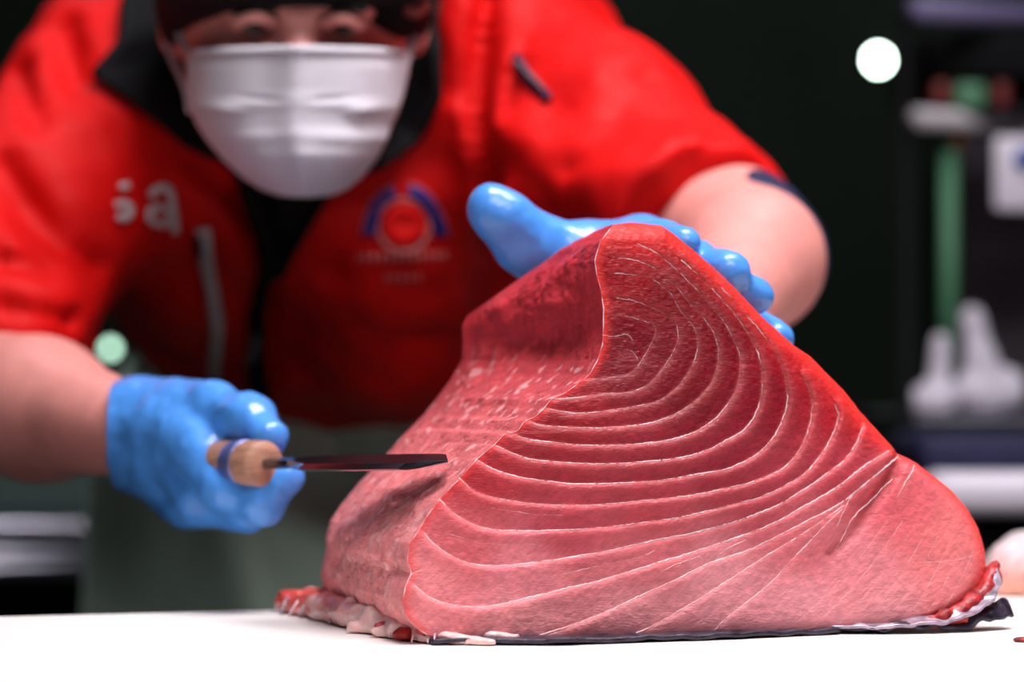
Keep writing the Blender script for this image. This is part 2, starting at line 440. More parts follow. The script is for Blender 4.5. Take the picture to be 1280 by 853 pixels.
# curved lines of connective tissue on the cut face: pixel polylines, relief height (mm), line radius (mm), broken?
LINES = [
 ([(733,475),(755,473),(777,471),(792,463),(803,447),(812,430),(817,417),(814,407),(800,402),(780,396),(757,393)], .7, .34, .5),
 ([(692,499),(720,498),(750,494),(785,492),(805,484),(818,471),(829,457),(838,442),(844,425),(843,410),(836,400),(820,390),(808,384),(790,377),(768,373)], 1.0, .38, .35),
 ([(682,511),(705,516),(725,518),(750,516),(785,511),(815,505),(835,493),(850,477),(862,457),(867,440),(867,420),(860,406),(847,390),(836,370),(815,352),(790,345),(762,342)], 1.1, .38, .45),
 ([(656,524),(672,531),(690,534),(720,536),(745,537),(790,534),(810,531),(840,520),(862,506),(874,494),(885,480),(892,460),(894,440),(889,420),(878,403),(858,380),(838,356),(815,336),(790,326),(765,322)], 1.3, .46, .3),
 ([(633,539),(650,547),(670,552),(690,554),(720,558),(760,559),(800,557),(835,552),(865,542),(890,525),(905,507),(915,490),(920,470),(921,448),(915,430),(905,410),(890,388),(868,364),(845,340),(820,318),(795,305)], 1.6, .52, .25),
 ([(618,557),(640,568),(660,575),(690,579),(720,581),(750,582),(800,580),(850,574),(880,565),(905,552),(925,540),(938,523),(945,505),(948,487),(948,460),(940,433),(928,412),(908,384),(880,354),(850,326)], 1.8, .58, .12),
 ([(594,574),(612,586),(635,595),(660,600),(690,604),(720,607),(770,606),(810,604),(840,600),(875,594),(905,588),(930,577),(950,563),(965,545),(974,527),(980,507),(980,488),(976,464),(968,446),(955,424),(930,394),(900,360)], 1.9, .58, .12),
 ([(573,597),(590,613),(608,621),(640,628),(670,631),(700,633),(740,633),(800,628),(840,624),(870,620),(900,613),(925,608),(955,597),(975,587),(990,572),(1000,555),(1007,537),(1011,520),(1012,503),(1008,486),(1000,472)], 1.9, .50, .4),
 ([(550,625),(565,641),(590,656),(615,663),(660,665),(700,664),(740,662),(770,659),(800,655),(840,650),(880,641),(915,632),(945,624),(970,613),(1000,595),(1018,576),(1032,556),(1041,538),(1046,520),(1042,506)], 1.9, .56, .2),
 ([(528,665),(545,683),(570,699),(595,707),(625,708),(670,704),(710,698),(740,693),(780,685),(820,676),(858,669),(905,657),(940,645),(970,632),(1002,613),(1035,590),(1052,577),(1066,559),(1078,533)], 1.5, .56, .12),
 ([(516,731),(535,746),(557,755),(590,759),(620,757),(660,748),(700,738),(740,729),(780,717),(830,702),(880,686),(930,669),(965,655),(990,641),(1015,627),(1042,611),(1080,582),(1113,563)], 1.3, .58, .1),
 ([(640,803),(680,793),(720,780),(760,764),(800,745),(850,722),(885,705),(930,690),(960,676),(985,663),(1010,650),(1045,632),(1080,605),(1105,585),(1125,568)], 1.0, .54, .1),
 ([(772,800),(800,790),(830,775),(870,751),(895,735),(930,712),(965,690),(990,675),(1020,655),(1050,634)], .8, .48, .15),
 ([(893,789),(905,775),(930,755),(960,731),(985,703),(1005,682),(1030,655),(1048,638)], .7, .42, .2),
 ([(1122,571),(1095,593),(1065,617),(1050,640),(1042,660)], .5, .36, .3),
 ([(1040,690),(1050,674),(1058,656),(1070,641),(1085,628),(1100,612),(1114,600)], 1.2, .36, .2),
 ([(1120,620),(1130,604),(1138,592),(1145,580)], .3, .5, .2),
 ([(680,722),(710,717),(740,710),(775,703),(800,697),(815,690)], .3, .26, .5),
 ([(822,716),(845,706),(872,697)], .2, .24, .5), ([(895,695),(910,685),(928,677)], .2, .26, .3),
 ([(752,419),(768,421),(783,419),(790,428)], .2, .26, .2), ([(770,452),(775,442),(785,438),(793,446),(796,454)], .2, .22, .4),
 ([(560,668),(585,676),(610,681),(640,682),(668,682)], .2, .20, .7), ([(610,636),(640,641),(670,645),(700,646)], .2, .20, .7),
 ([(513,719),(522,715),(529,713)], .2, .34, .1),
]
for k, (x0, y0) in enumerate([(985, 788), (1015, 785), (1047, 782), (1080, 779), (1108, 776), (1134, 773), (1158, 768), (1180, 760)]):
    x3 = 1112 + k * 15; y3 = 645 + k * 6
    LINES.append(([(x0, y0), (x0 + (x3 - x0) * .36, y0 + (y3 - y0) * .3), (x0 + (x3 - x0) * .68, y0 + (y3 - y0) * .62), (x3, y3)], .28, .17, .55))
LINES.append(([(1148, 704), (1180, 702), (1210, 697), (1228, 688)], .1, .18, .4))
LUV = [resample([uv_of(*p) for p in l[0]], 0.0022) for l in LINES]

PXM = 0.00041                               # metres per pixel at the cut face
def relief(uv):
    """height of the cut face towards the camera and closeness to a line"""
    disp = np.zeros(len(uv)); near = np.zeros(len(uv))
    for (pts, (_, amp, rad, _b)) in zip(LUV, LINES):
        lo = pts.min(0) - 0.03; hi = pts.max(0) + 0.03
        sel = np.nonzero(((uv > lo) & (uv < hi)).all(1))[0]
        if len(sel) == 0: continue
        p = uv[sel]; best = np.full(len(p), 9.0); side = np.zeros(len(p)); end = np.zeros(len(p))
        for i in range(len(pts) - 1):
            a, b = pts[i], pts[i + 1]; ab = b - a; L2 = ab @ ab
            t0 = ((p - a) @ ab) / L2; t = np.clip(t0, 0, 1)
            q = p - a - t[:, None] * ab; d = np.hypot(q[:, 0], q[:, 1]); m = d < best
            best[m] = d[m]; side[m] = (ab[0] * (p[m, 1] - a[1]) - ab[1] * (p[m, 0] - a[0]))
            over = np.zeros(len(p))
            if i == 0: over = np.where(t0 < 0, -t0 * math.sqrt(L2), 0)
            if i == len(pts) - 2: over = np.maximum(over, np.where(t0 > 1, (t0 - 1) * math.sqrt(L2), 0))
            end[m] = over[m]
        fade = np.exp(-(end / 0.003) ** 2)
        a_ = 0.0030
        out = side < 0
        disp[sel] += np.where(out, amp * 1e-3 * (best / a_) * np.exp(1 - best / a_), -0.15e-3 * amp * np.exp(-best / 0.002)) * fade
        near[sel] = np.maximum(near[sel], fade * np.where(out, np.exp(-best / 0.0028), np.exp(-best / 0.0006)) * min(1, rad / .5))
    return disp, near

CTRL = [(790,440,134,18,34),(850,360,132,16,26),(770,330,168,24,32),(800,290,205,34,38),(900,420,132,18,32),(950,500,150,30,44),(860,500,136,22,36),(1000,440,190,34,40),
        (700,530,172,34,42),(600,590,196,52,56),(700,580,168,40,48),(800,590,160,38,48),(900,580,158,38,50),(1050,520,190,44,50),
        (800,640,186,58,64),(700,650,190,62,68),(950,620,176,54,62),(1050,590,196,66,72),
        (580,680,208,80,82),(650,720,220,104,106),(540,730,226,108,106),(800,700,206,88,90),(800,770,222,118,116),(900,740,222,118,118),(1000,680,208,90,92),(650,780,224,118,114),
        (1000,760,222,118,118),(1080,720,224,110,110),(1180,680,232,104,98),(1130,640,226,92,92),(1200,720,230,108,104),(1100,770,224,120,118)]
ctrl_uv = np.array([uv_of(c[0], c[1]) for c in CTRL]); ctrl_c = np.array([srgb(*c[2:])[:3] for c in CTRL])
fatness = smooth01(480, 740, np.array([c[1] for c in CTRL]))[:, None]         # lean red at the top, fatty pink at the bottom
ctrl_c = ctrl_c * np.array([[0.68, 0.26, 0.52]]) * (1 - fatness) + (ctrl_c * np.array([[1.02, 1.55, 1.75]])) * fatness
def meat_colour(uv):
    w = 1 / ((((uv[:, None, :] - ctrl_uv[None]) ** 2).sum(-1)) + (0.016) ** 2) ** 2.4
    return (w @ ctrl_c) / w.sum(1)[:, None]

# front face grid
tt = np.linspace(0, 1, NF)
fu = Lu[:, None] + (Ru - Lu)[:, None] * tt[None]; fv = np.repeat(vs_[:, None], NF, 1)
uv = np.stack([fu.ravel(), fv.ravel()], 1)
disp, near = relief(uv)
lower = smooth01(uv_of(900, 400)[1], uv_of(900, 540)[1], uv[:, 1])             # the steps are deepest in the lower half
disp *= 0.35 + 0.65 * lower; near *= 0.4 + 0.6 * lower
pxscale = PXM
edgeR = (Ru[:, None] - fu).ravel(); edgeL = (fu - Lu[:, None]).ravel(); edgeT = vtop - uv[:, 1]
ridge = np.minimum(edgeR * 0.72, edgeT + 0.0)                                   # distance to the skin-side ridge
roundR = -0.006 * np.clip(1 - ridge / 0.011, 0, 1) ** 2
seg_g = np.array([uv_of(*p) for p in [(1126, 572), (1108, 603), (1085, 634), (1065, 664), (1038, 690)]])
groove = np.zeros(len(uv))
for i in range(len(seg_g) - 1):
    a, b = seg_g[i], seg_g[i + 1]; t = np.clip(((uv - a) @ (b - a)) / ((b - a) @ (b - a)), 0, 1)
    d = np.linalg.norm(uv - a - t[:, None] * (b - a), axis=1)
    groove = np.maximum(groove, np.exp(-(d / 0.0042) ** 2) * (1 - 0.5 * ((i + t) / 4)))
bulge = 0.006 * np.sin(np.pi * np.clip(uv[:, 1] / vtop, 0, 1)) * np.sin(np.pi * np.tile(tt, NR))
micro = 0.00022 * vnoise(np.stack([uv[:, 0] * 500, uv[:, 1] * 500, uv[:, 0] * 0], 1)) + 0.0005 * vnoise(np.stack([uv[:, 0] * 60, uv[:, 1] * 60, uv[:, 0] * 0 + 3], 1))
bottom = -0.0015 * np.clip(1 - uv[:, 1] / 0.010, 0, 1) ** 2
hgt = disp + roundR + bulge + micro + bottom - 0.0055 * groove
front = W(uv) + hgt[:, None] * NRM
col_f = meat_colour(uv)
fib = vnoise(np.stack([(uv[:, 0] * .8 + uv[:, 1] * .6) * 260, (uv[:, 1] * .8 - uv[:, 0] * .6) * 1300, uv[:, 0] * 0], 1))
col_f *= (1 + 0.13 * fib)[:, None]
pale = np.array(srgb(240, 140, 138)[:3])
col_f += (pale - col_f) * (0.30 * near)[:, None]
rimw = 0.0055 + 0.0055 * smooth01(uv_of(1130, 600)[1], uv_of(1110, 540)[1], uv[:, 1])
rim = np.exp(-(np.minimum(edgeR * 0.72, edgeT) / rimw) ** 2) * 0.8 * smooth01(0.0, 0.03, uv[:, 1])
rimc = np.array(srgb(240, 58, 50)[:3]); col_f += (rimc - col_f) * rim[:, None]  # red layer next to the skin, with translucent edge glow painted into the colour
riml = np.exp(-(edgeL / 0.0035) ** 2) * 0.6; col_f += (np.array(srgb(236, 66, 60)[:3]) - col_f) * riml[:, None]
gl = np.where(groove < .3, 0, groove); col_f += (np.array(srgb(150, 44, 48)[:3]) - col_f) * (0.6 * gl)[:, None]
front = front.reshape(NR, NF, 3); col_f = np.clip(col_f, 0, 1).reshape(NR, NF, 3)

# left flank: from the far corner S to the front edge L
Sring = np.stack([Sx, Sy, zs], 1)
wob = vnoise(np.stack([zs * 55, zs * 0, zs * 0 + 5], 1)) * 0.0015
Sring[:, 0] += wob
ts = np.linspace(0, 1, NS)
Lring = front[:, 0, :]
side = Sring[:, None, :] * (1 - ts)[None, :, None] + Lring[:, None, :] * ts[None, :, None]
dirv = Lring - Sring; nl = np.cross(dirv, np.array([0, 0, 1.0])); nl[:, 2] = 0
nl /= np.linalg.norm(nl, axis=1)[:, None] + 1e-9
nl[(nl @ np.array([-1.0, -0.4, 0])) < 0] *= -1
pyrow = np.interp(zs, Sw[::-1, 2], np.array([s[1] for s in Spx])[::-1])      # photo row of each ring
hollow = -0.011 * np.exp(-((pyrow - 430) / 34) ** 2)                          # hollow under the top ledge
swell = 0.008 * np.exp(-((pyrow - 650) / 90) ** 2)
prof = (hollow + swell)[:, None] * np.sin(np.pi * ts[None] ** 0.9)
pp = side.reshape(-1, 3)
rough = 0.0016 * vnoise(pp * 90) + 0.0007 * vnoise(pp * 260) + 0.0004 * vnoise(pp * 700)
rough = rough.reshape(NR, NS) * np.minimum(1, np.sin(np.pi * ts)[None] * 3)
side = side + (prof + rough)[..., None] * nl[:, None, :]
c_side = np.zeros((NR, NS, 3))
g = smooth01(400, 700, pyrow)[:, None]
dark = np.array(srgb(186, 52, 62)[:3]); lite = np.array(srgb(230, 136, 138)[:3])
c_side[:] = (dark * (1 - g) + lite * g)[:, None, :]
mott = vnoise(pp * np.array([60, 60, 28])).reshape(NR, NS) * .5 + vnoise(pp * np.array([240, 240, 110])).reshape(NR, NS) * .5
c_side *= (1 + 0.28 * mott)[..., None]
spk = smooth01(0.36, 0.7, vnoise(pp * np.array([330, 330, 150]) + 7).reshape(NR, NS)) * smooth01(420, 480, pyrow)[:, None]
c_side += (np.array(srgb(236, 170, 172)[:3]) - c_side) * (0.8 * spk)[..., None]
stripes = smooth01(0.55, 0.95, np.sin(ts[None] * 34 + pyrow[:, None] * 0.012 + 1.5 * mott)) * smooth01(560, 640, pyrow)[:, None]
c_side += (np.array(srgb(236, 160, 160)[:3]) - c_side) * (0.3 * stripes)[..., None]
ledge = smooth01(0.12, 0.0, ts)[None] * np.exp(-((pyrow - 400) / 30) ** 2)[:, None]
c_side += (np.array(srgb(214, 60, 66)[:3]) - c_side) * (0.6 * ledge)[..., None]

# far side, hidden from the camera
tb = np.linspace(0, 1, NB + 2)[1:-1]
depth = np.interp(vs_, [0, vtop * .5, vtop], [0.075, 0.05, 0.008])
Rring = front[:, -1, :]
p1 = Rring + BK * depth[:, None] * 1.15; p2 = Sring + BK * depth[:, None] * 0.6 + U * 0.01
back = np.stack([((1 - t) ** 3) * Rring + 3 * t * (1 - t) ** 2 * p1 + 3 * t * t * (1 - t) * p2 + t ** 3 * Sring for t in tb], 1)
c_back = np.tile(np.array(srgb(214, 60, 58)[:3]), (NR, NB, 1))

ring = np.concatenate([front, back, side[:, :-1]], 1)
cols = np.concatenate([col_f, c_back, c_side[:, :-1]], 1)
NC = ring.shape[1]
idx = np.arange(NR * NC).reshape(NR, NC); nxt = np.roll(idx, -1, 1)
quads = np.stack([idx[:-1], nxt[:-1], nxt[1:], idx[1:]], -1).reshape(-1, 4)
verts = ring.reshape(-1, 3)
cb = ring[0].mean(0); ct = ring[-1].mean(0); ct[2] += 0.0015
verts = np.vstack([verts, cb, ct]); nb_, nt_ = NR * NC, NR * NC + 1
capq = np.array([[nxt[0, j], idx[0, j], nb_, nb_] for j in range(NC)] + [[idx[-1, j], nxt[-1, j], nt_, nt_] for j in range(NC)])
tri = capq[:, :3]
me = bpy.data.meshes.new('flesh')
nq, ntr = len(quads), len(tri)
me.vertices.add(len(verts)); me.vertices.foreach_set('co', verts.astype(np.float32).ravel())
me.loops.add(nq * 4 + ntr * 3); me.loops.foreach_set('vertex_index', np.r_[quads.ravel(), tri.ravel()].astype(np.int32))
me.polygons.add(nq + ntr)
me.polygons.foreach_set('loop_start', np.r_[np.arange(nq) * 4, nq * 4 + np.arange(ntr) * 3].astype(np.int32))
me.polygons.foreach_set('loop_total', np.r_[np.full(nq, 4), np.full(ntr, 3)].astype(np.int32))
me.update(calc_edges=True)
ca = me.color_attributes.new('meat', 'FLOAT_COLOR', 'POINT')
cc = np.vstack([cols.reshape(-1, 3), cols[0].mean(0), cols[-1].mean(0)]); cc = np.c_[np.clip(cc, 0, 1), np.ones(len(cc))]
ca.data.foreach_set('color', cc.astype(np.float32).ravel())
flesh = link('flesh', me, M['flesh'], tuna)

# the pale lines themselves, thin strands lying in the steps
def height_at(uvp):
    d, _ = relief(uvp)
    d = d * (0.35 + 0.65 * smooth01(uv_of(900, 400)[1], uv_of(900, 540)[1], uvp[:, 1]))
    R_ = interp_by(uvp[:, 1], vs_, Ru); L_ = interp_by(uvp[:, 1], vs_, Lu)
    t = np.clip((uvp[:, 0] - L_) / (R_ - L_), 0, 1)
    rr = np.minimum((R_ - uvp[:, 0]) * .72, vtop - uvp[:, 1])
    return (d - 0.006 * np.clip(1 - rr / 0.011, 0, 1) ** 2 + 0.006 * np.sin(np.pi * np.clip(uvp[:, 1] / vtop, 0, 1)) * np.sin(np.pi * t)
            + 0.0005 * vnoise(np.stack([uvp[:, 0] * 60, uvp[:, 1] * 60, uvp[:, 0] * 0 + 3], 1)))
for k, (pts, (_, amp, rad, brk)) in enumerate(zip(LUV, LINES)):
    q = resample(pts, 0.0011)
    nrm2 = np.gradient(q, axis=0); nrm2 = np.stack([-nrm2[:, 1], nrm2[:, 0]], 1); nrm2 /= np.linalg.norm(nrm2, axis=1)[:, None] + 1e-9
    q = q + nrm2 * (0.00025 * vnoise(np.stack([q[:, 0] * 700, q[:, 1] * 700, q[:, 0] * 0 + k], 1)))[:, None]
    nz = vnoise(np.stack([q[:, 0] * 110, q[:, 1] * 110, q[:, 0] * 0 + 9 + k], 1))
    n2 = vnoise(np.stack([q[:, 0] * 900, q[:, 1] * 900, q[:, 0] * 0 + 2], 1))
    upper = 0.45 + 0.55 * smooth01(uv_of(900, 430)[1], uv_of(900, 560)[1], q[:, 1])
    r = upper * 0.72 * rad * 1e-3 * np.clip(0.85 + 0.5 * nz - brk * 0.9 + 0.35 * n2, 0.12, 1.25)
    r *= np.where(upper < .8, np.clip(0.75 + 1.6 * vnoise(np.stack([q[:, 0] * 170, q[:, 1] * 170, q[:, 0] * 0 + 20 + k], 1)), 0.05, 1.4), 1)
    r[0] *= .3; r[-1] *= .3
    w3 = W(q) + (height_at(q) + 0.00012)[:, None] * NRM
    link('fat_line', tube_mesh('fat_line', w3, r, 6, 0.55, -NRM), M['fat'], tuna)
# pale seam along the front left edge of the block
le = Lring[6:-4:2] + NRM * 0.0002
link('edge_seam', tube_mesh('edge_seam', le, 0.00020 * np.clip(0.7 + 1.3 * vnoise(le * 260), 0.1, 2), 6), M['fat'], tuna)

# skin, blood line and torn edge at the foot
def sheet(name, A, B, n, m, mat, parent, thick, rough=0.0, fr=200, colours=None):
    A = resample(A, 0.004) if n is None else np.array([np.array([np.interp(t, np.linspace(0, 1, len(A)), np.array(A)[:, k]) for k in range(3)]) for t in np.linspace(0, 1, n)])
    B = np.array([np.array([np.interp(t, np.linspace(0, 1, len(B)), np.array(B)[:, k]) for k in range(3)]) for t in np.linspace(0, 1, n)])
    s = np.linspace(0, 1, m)[None, :, None]
    G = A[:, None] * (1 - s) + B[:, None] * s
    G[..., 2] += rough * vnoise(G.reshape(-1, 3) * fr).reshape(n, m)
    G[..., 1] += rough * vnoise(G.reshape(-1, 3) * fr + 11).reshape(n, m)
    I = np.arange(n * m).reshape(n, m)
    F = np.stack([I[:-1, :-1], I[1:, :-1], I[1:, 1:], I[:-1, 1:]], -1).reshape(-1, 4)
    o = link(name, mesh_np(name, G.reshape(-1, 3), F), mat, parent)
    md = o.modifiers.new('thickness', 'SOLIDIFY'); md.thickness = thick; md.offset = 0
    return o
def tp(px, py, lift=0.0):
    p = table_pt(px, py); p[2] += lift; return p
sheet('skin', [tp(540, 807.5, .0022), tp(700, 808, .0022), tp(900, 801, .0022), tp(1050, 794, .0022)],
      [tp(540, 805, .0022) + BK * .02, tp(700, 805, .0022) + BK * .02, tp(900, 799, .0022) + BK * .02, tp(1050, 792, .0022) + BK * .02], 120, 8, M['skin_fish'], tuna, 0.0022, 0.0009, 130)
def curl(pts):
    q = [P(*p) for p in pts]
    for c in q: c[2] = max(c[2], TZ + .0035)
    return q
dR = table_pt(1100, 793)[1]
sheet('skin', curl([(1035, 797, dR), (1090, 798, dR - .002), (1150, 792, dR), (1210, 784, dR + .01), (1250, 773, dR + .02), (1266, 768, dR + .03)]),
      curl([(1035, 785, dR + .02), (1090, 784, dR + .02), (1150, 778, dR + .02), (1205, 766, dR + .025), (1240, 750, dR + .03), (1258, 752, dR + .04)]), 90, 12, M['skin_fish'], tuna, 0.0018, 0.0022, 150)
sheet('silver_membrane', curl([(1040, 790, dR - .003), (1110, 786, dR - .003), (1170, 781, dR), (1215, 770, dR + .008), (1244, 748, dR + .02), (1252, 728, dR + .03)]),
      curl([(1040, 783, dR + .01), (1110, 778, dR + .01), (1170, 770, dR + .01), (1205, 757, dR + .016), (1236, 735, dR + .026), (1246, 712, dR + .034)]), 70, 10, M['skin_silver'], tuna, 0.0015, 0.0016, 160)
fb = Field(P(1120, 800, dR - .04) - .01, P(1270, 690, dR + .09) + .02, 0.0016)
bl_ = [(1125, 779, -.002, .0016), (1160, 777, 0, .0024), (1180, 773, 0, .0034), (1200, 766, .004, .0042), (1216, 754, .010, .0044), (1230, 740, .018, .0046), (1239, 722, .026, .0044), (1242, 708, .032, .003)]
for a, b in zip(bl_[:-1], bl_[1:]): fb.cap(P(a[0], a[1], dR + .010 + a[2]), P(b[0], b[1], dR + .010 + b[2]), a[3], b[3], 0.004)
fb.warp(lambda p: 0.0013 * vnoise(p * 150) + 0.0008 * vnoise(p * 420), 0.02)
link('blood_line', fb.mesh('blood_line'), M['blood'], tuna)

# torn flap of pale gristle at the lower left
d0 = 1.50
ff = Field((P(335, 800, 1.62)[0] - .01, 1.36, TZ - .01), (P(640, 800, 1.4)[0] + .02, 1.64, TZ + .045), 0.0016)
flap = [(362, 752, 1.59, .0055), (385, 757, 1.57, .0065), (410, 766, 1.54, .0085), (440, 778, 1.498, .0085), (470, 789, 1.46, .0078), (500, 798, 1.43, .0062), (535, 804, 1.407, .0045), (570, 807, 1.397, .0032), (615, 809, 1.39, .0022)]
def flap_pt(x, y, d, r):
    p = P(x, y, d); p[2] = max(p[2], TZ + r * .75); return p
for a, b in zip(flap[:-1], flap[1:]):
    pa, pb = flap_pt(*a), flap_pt(*b)
    ff.cap(pa, pb, a[3], b[3], 0.004)
    off = np.array([0.012, 0.012, 0.001]); ff.cap(pa + off, pb + off, a[3], b[3], 0.006)
for (x, y, d, x2, y2, r) in [(352, 752, 1.60, 347, 760, .0030), (372, 760, 1.575, 370, 785, .0034), (400, 768, 1.54, 396, 797, .0038), (426, 784, 1.505, 424, 800, .0022), (441, 790, 1.485, 438, 806, .0022), (455, 798, 1.465, 452, 812, .0018), (372, 748, 1.60, 352, 742, .0030), (480, 800, 1.435, 520, 810, .0022), (440, 796, 1.46, 500, 806, .0024), (470, 804, 1.435, 560, 810, .0020)]:
    a = P(x, y, d); b = P(x2, y2, d - .004); b[2] = max(b[2], TZ + .0015); a[2] = max(a[2], TZ + .003)
    ff.cap(a, b, r * 1.4, r * .6, 0.003)
ff.warp(lambda p: 0.0012 * vnoise(p * np.array([110, 90, 330])) + 0.0006 * vnoise(p * np.array([300, 250, 900])), 0.02)
ff.cut((0, 0, TZ + .0005), (0, 0, -1))
mf = ff.mesh('torn_edge')
co = np.empty(len(mf.vertices) * 3, np.float32); mf.vertices.foreach_get('co', co); co = co.reshape(-1, 3)
redd = smooth01(-0.3, 0.6, vnoise(co * np.array([70, 60, 260]) + 3) + 0.35) * smooth01(-0.060, -0.12, co[:, 0])
cf = np.array(srgb(252, 206, 202)[:3]) * (1 - redd[:, None]) + np.array(srgb(228, 88, 78)[:3]) * redd[:, None]
ca = mf.color_attributes.new('meat', 'FLOAT_COLOR', 'POINT'); ca.data.foreach_set('color', np.c_[cf, np.ones(len(cf))].astype(np.float32).ravel())
link('torn_edge', mf, M['gristle'], tuna)
rg2 = np.random.default_rng(11)
for k in range(22):                                                            # frayed fibres along the torn edge
    t = rg2.random(); i = min(int(t * 7), 6); f = t * 7 - i
    a = flap_pt(*flap[i]) * (1 - f) + flap_pt(*flap[i + 1]) * f
    ln = 0.008 + 0.016 * rg2.random(); ang = -0.7 + 0.9 * rg2.random() + t * 0.6
    b = a + np.array([ln * math.sin(ang), -ln * math.cos(ang) * .8, -0.002]); m_ = (a + b) / 2 + np.array([0, 0, .003]); b[2] = TZ + .0012; a = a + np.array([0, 0, .002])
    L_ = resample([a, m_, b], .002)
    link('fibre', tube_mesh('fibre', L_, np.linspace(.0013, .0004, len(L_)), 6), M['skin_silver'] if k % 3 else M['fat'], tuna)
for (x, y, d, r) in [(483, 788, 1.437, .005), (505, 793, 1.415, .0040), (530, 789, 1.402, .003)]:
    fb = Field(P(x, y, d) - .02, P(x, y, d) + .02, 0.0013); fb.ell(P(x, y, d), (r * 1.5, r, r * .8), 0.002)
    fb.warp(lambda p: 0.0012 * vnoise(p * 300), 0.02)
    link('blood_clot', fb.mesh('blood_clot'), M['blood'], tuna)

# ------------------------------------------------------------------ the person
person = empty('person', (P(370, 300, 2.4)[0], 2.42, 0), 'person in red jacket, white face mask and blue gloves bending over the table', 'person')
XC = P(370, 300, 2.1)[0]

# body: head, neck, trunk and arms in one skin surface
B = Field((-0.62, 1.45, 0.70), (0.36, 2.75, 1.46), 0.005)
hd = P(365, 42, 1.895)
tiltR = np.array(Matrix.Rotation(math.radians(18), 3, 'X'))
B.ell(hd + [0, 0.015, 0.02], (.079, .097, .105), 0.02, rot=tiltR)
B.ell(hd + [0, -0.012, -0.03], (.062, .066, .072), 0.02, rot=tiltR)
B.ell(P(374, 190, 1.855), (.030, .030, .024), 0.02)                       # chin
B.cap(P(374, 30, 1.812), P(376, 88, 1.803), .009, .014, 0.014)         # nose
B.cap(P(300, 8, 1.822), P(352, 12, 1.808), .010, .011, 0.014)          # brows
B.cap(P(398, 12, 1.808), P(450, 10, 1.822), .010, .011, 0.014)
B.ell(P(318, 27, 1.80), (.015, .014, .009), 0.008, '-'); B.ell(P(428, 29, 1.80), (.015, .014, .009), 0.008, '-')
for ex in (213, 521):
    B.ell(P(ex, 24, 1.92), (.009, .018, .026), 0.008); B.ell(P(ex, 24, 1.905), (.005, .008, .014), 0.006, '-')
B.cap(P(367, 80, 1.95), P(368, 60, 2.14), .062, .075, 0.03)            # neck
B.cap(P(368, 120, 2.16), P(368, 330, 2.38), .13, .14, 0.05)            # trunk core
B.cap(P(225, 85, 2.09), P(600, 70, 2.06), .055, .055, 0.04)
B.cap(P(170, 112, 2.06), P(38, 270, 1.97), .05, .046, 0.03); B.cap(P(38, 270, 1.97), P(-70, 465, 1.90), .046, .044, 0.03)            # right upper arm
B.cap(P(-70, 480, 1.88), P(50, 512, 1.79), .046, .043, 0.02)
B.cap(P(50, 512, 1.79), P(170, 541, 1.70), .043, .026, 0.02)
B.cap(P(640, 95, 2.05), P(905, 300, 1.855), .05, .046, 0.03)           # left upper arm
B.cap(P(905, 300, 1.855), P(938, 326, 1.78), .046, .0435, 0.03)
B.cap(P(938, 326, 1.78), P(890, 418, 1.635), .0435, .024, 0.02)
body = link('body', B.mesh('body'), M['skin'], person)
body['label'] = 'reddish skin of the face and bare forearms'
for ex, ey in ((319, 29), (427, 31)):
    e = bmesh.new(); bmesh.ops.create_uvsphere(e, u_segments=20, v_segments=12, radius=0.0115)
    bmesh.ops.translate(e, vec=P(ex, ey, 1.812), verts=e.verts); m_ = bpy.data.meshes.new('eye'); e.to_mesh(m_); e.free()
    eo = link('eye', m_, M['eye'], person)
    link('iris', lathe_mesh('iris', [(0.001, .0005), (.0045, .0003), (.0058, -.0015)], P(ex, ey + 2, 1.8005), (0, -1, -.15), 16), M['iris'], eo)
    link('eyelid', tube_mesh('eyelid', resample([P(ex - 24, ey + 2, 1.806), P(ex - 8, ey - 6, 1.799), P(ex + 8, ey - 6, 1.799), P(ex + 24, ey + 2, 1.806)], .002), .0042, 8), M['skin'], eo)
for xs in ((292, 318, 348), (402, 432, 458)):
    link('eyebrow', tube_mesh('eyebrow', resample([P(xs[0], 12, 1.812), P(xs[1], 4, 1.80), P(xs[2], 8, 1.796)], .003), .0045, 8, .5), M['brow'], person)

# jacket
J = Field((-0.62, 1.72, 0.86), (0.30, 2.80, 1.46), 0.005)
J.cap(P(222, 78, 2.09), P(590, 62, 2.06), .096, .092, 0.05)
J.ell(P(378, 180, 2.17), (.190, .16, .14), 0.05)
J.ell(P(300, 330, 2.26), (.105, .17, .100), 0.05)
J.ell(P(470, 355, 2.25), (.150, .17, .125), 0.05)
J.ell(P(395, 320, 2.42), (.155, .19, .15), 0.06)
J.cap(P(250, 230, 2.05), P(235, 330, 2.09), .055, .05, 0.05)            # chest panels
J.cap(P(470, 250, 2.04), P(480, 420, 2.11), .07, .055, 0.06)
JR = [P(168, 108, 2.06), P(38, 262, 1.97), P(-8, 400, 1.90), P(-22, 470, 1.875)]
J.cap(JR[0], JR[1], .082, .074, 0.04); J.cap(JR[1], JR[2], .074, .060, 0.03); J.cap(JR[2], JR[3], .060, .056, 0.03)
JL = [P(640, 95, 2.05), P(752, 196, 1.955), P(880, 305, 1.85), P(925, 340, 1.81)]
J.cap(JL[0], JL[1], .080, .074, 0.04); J.cap(JL[1], JL[2], .074, .061, 0.03); J.cap(JL[2], JL[3], .061, .060, 0.02)
aR = JR[3] - JR[1]; aR /= np.linalg.norm(aR); cR = P(30, 424, 1.88)
J.cut(cR, aR + np.array([0.0, 0.1, -.5]), 0.004, lo=P(-400, 700, 1.9), hi=P(135, 380, 1.9) + [0, .4, 0])
aL = JL[2] - JL[1]; aL /= np.linalg.norm(aL); cL = P(912, 296, 1.85)
aL2 = aL + np.array([-0.05, -0.35, 0.10]); aL2 /= np.linalg.norm(aL2)
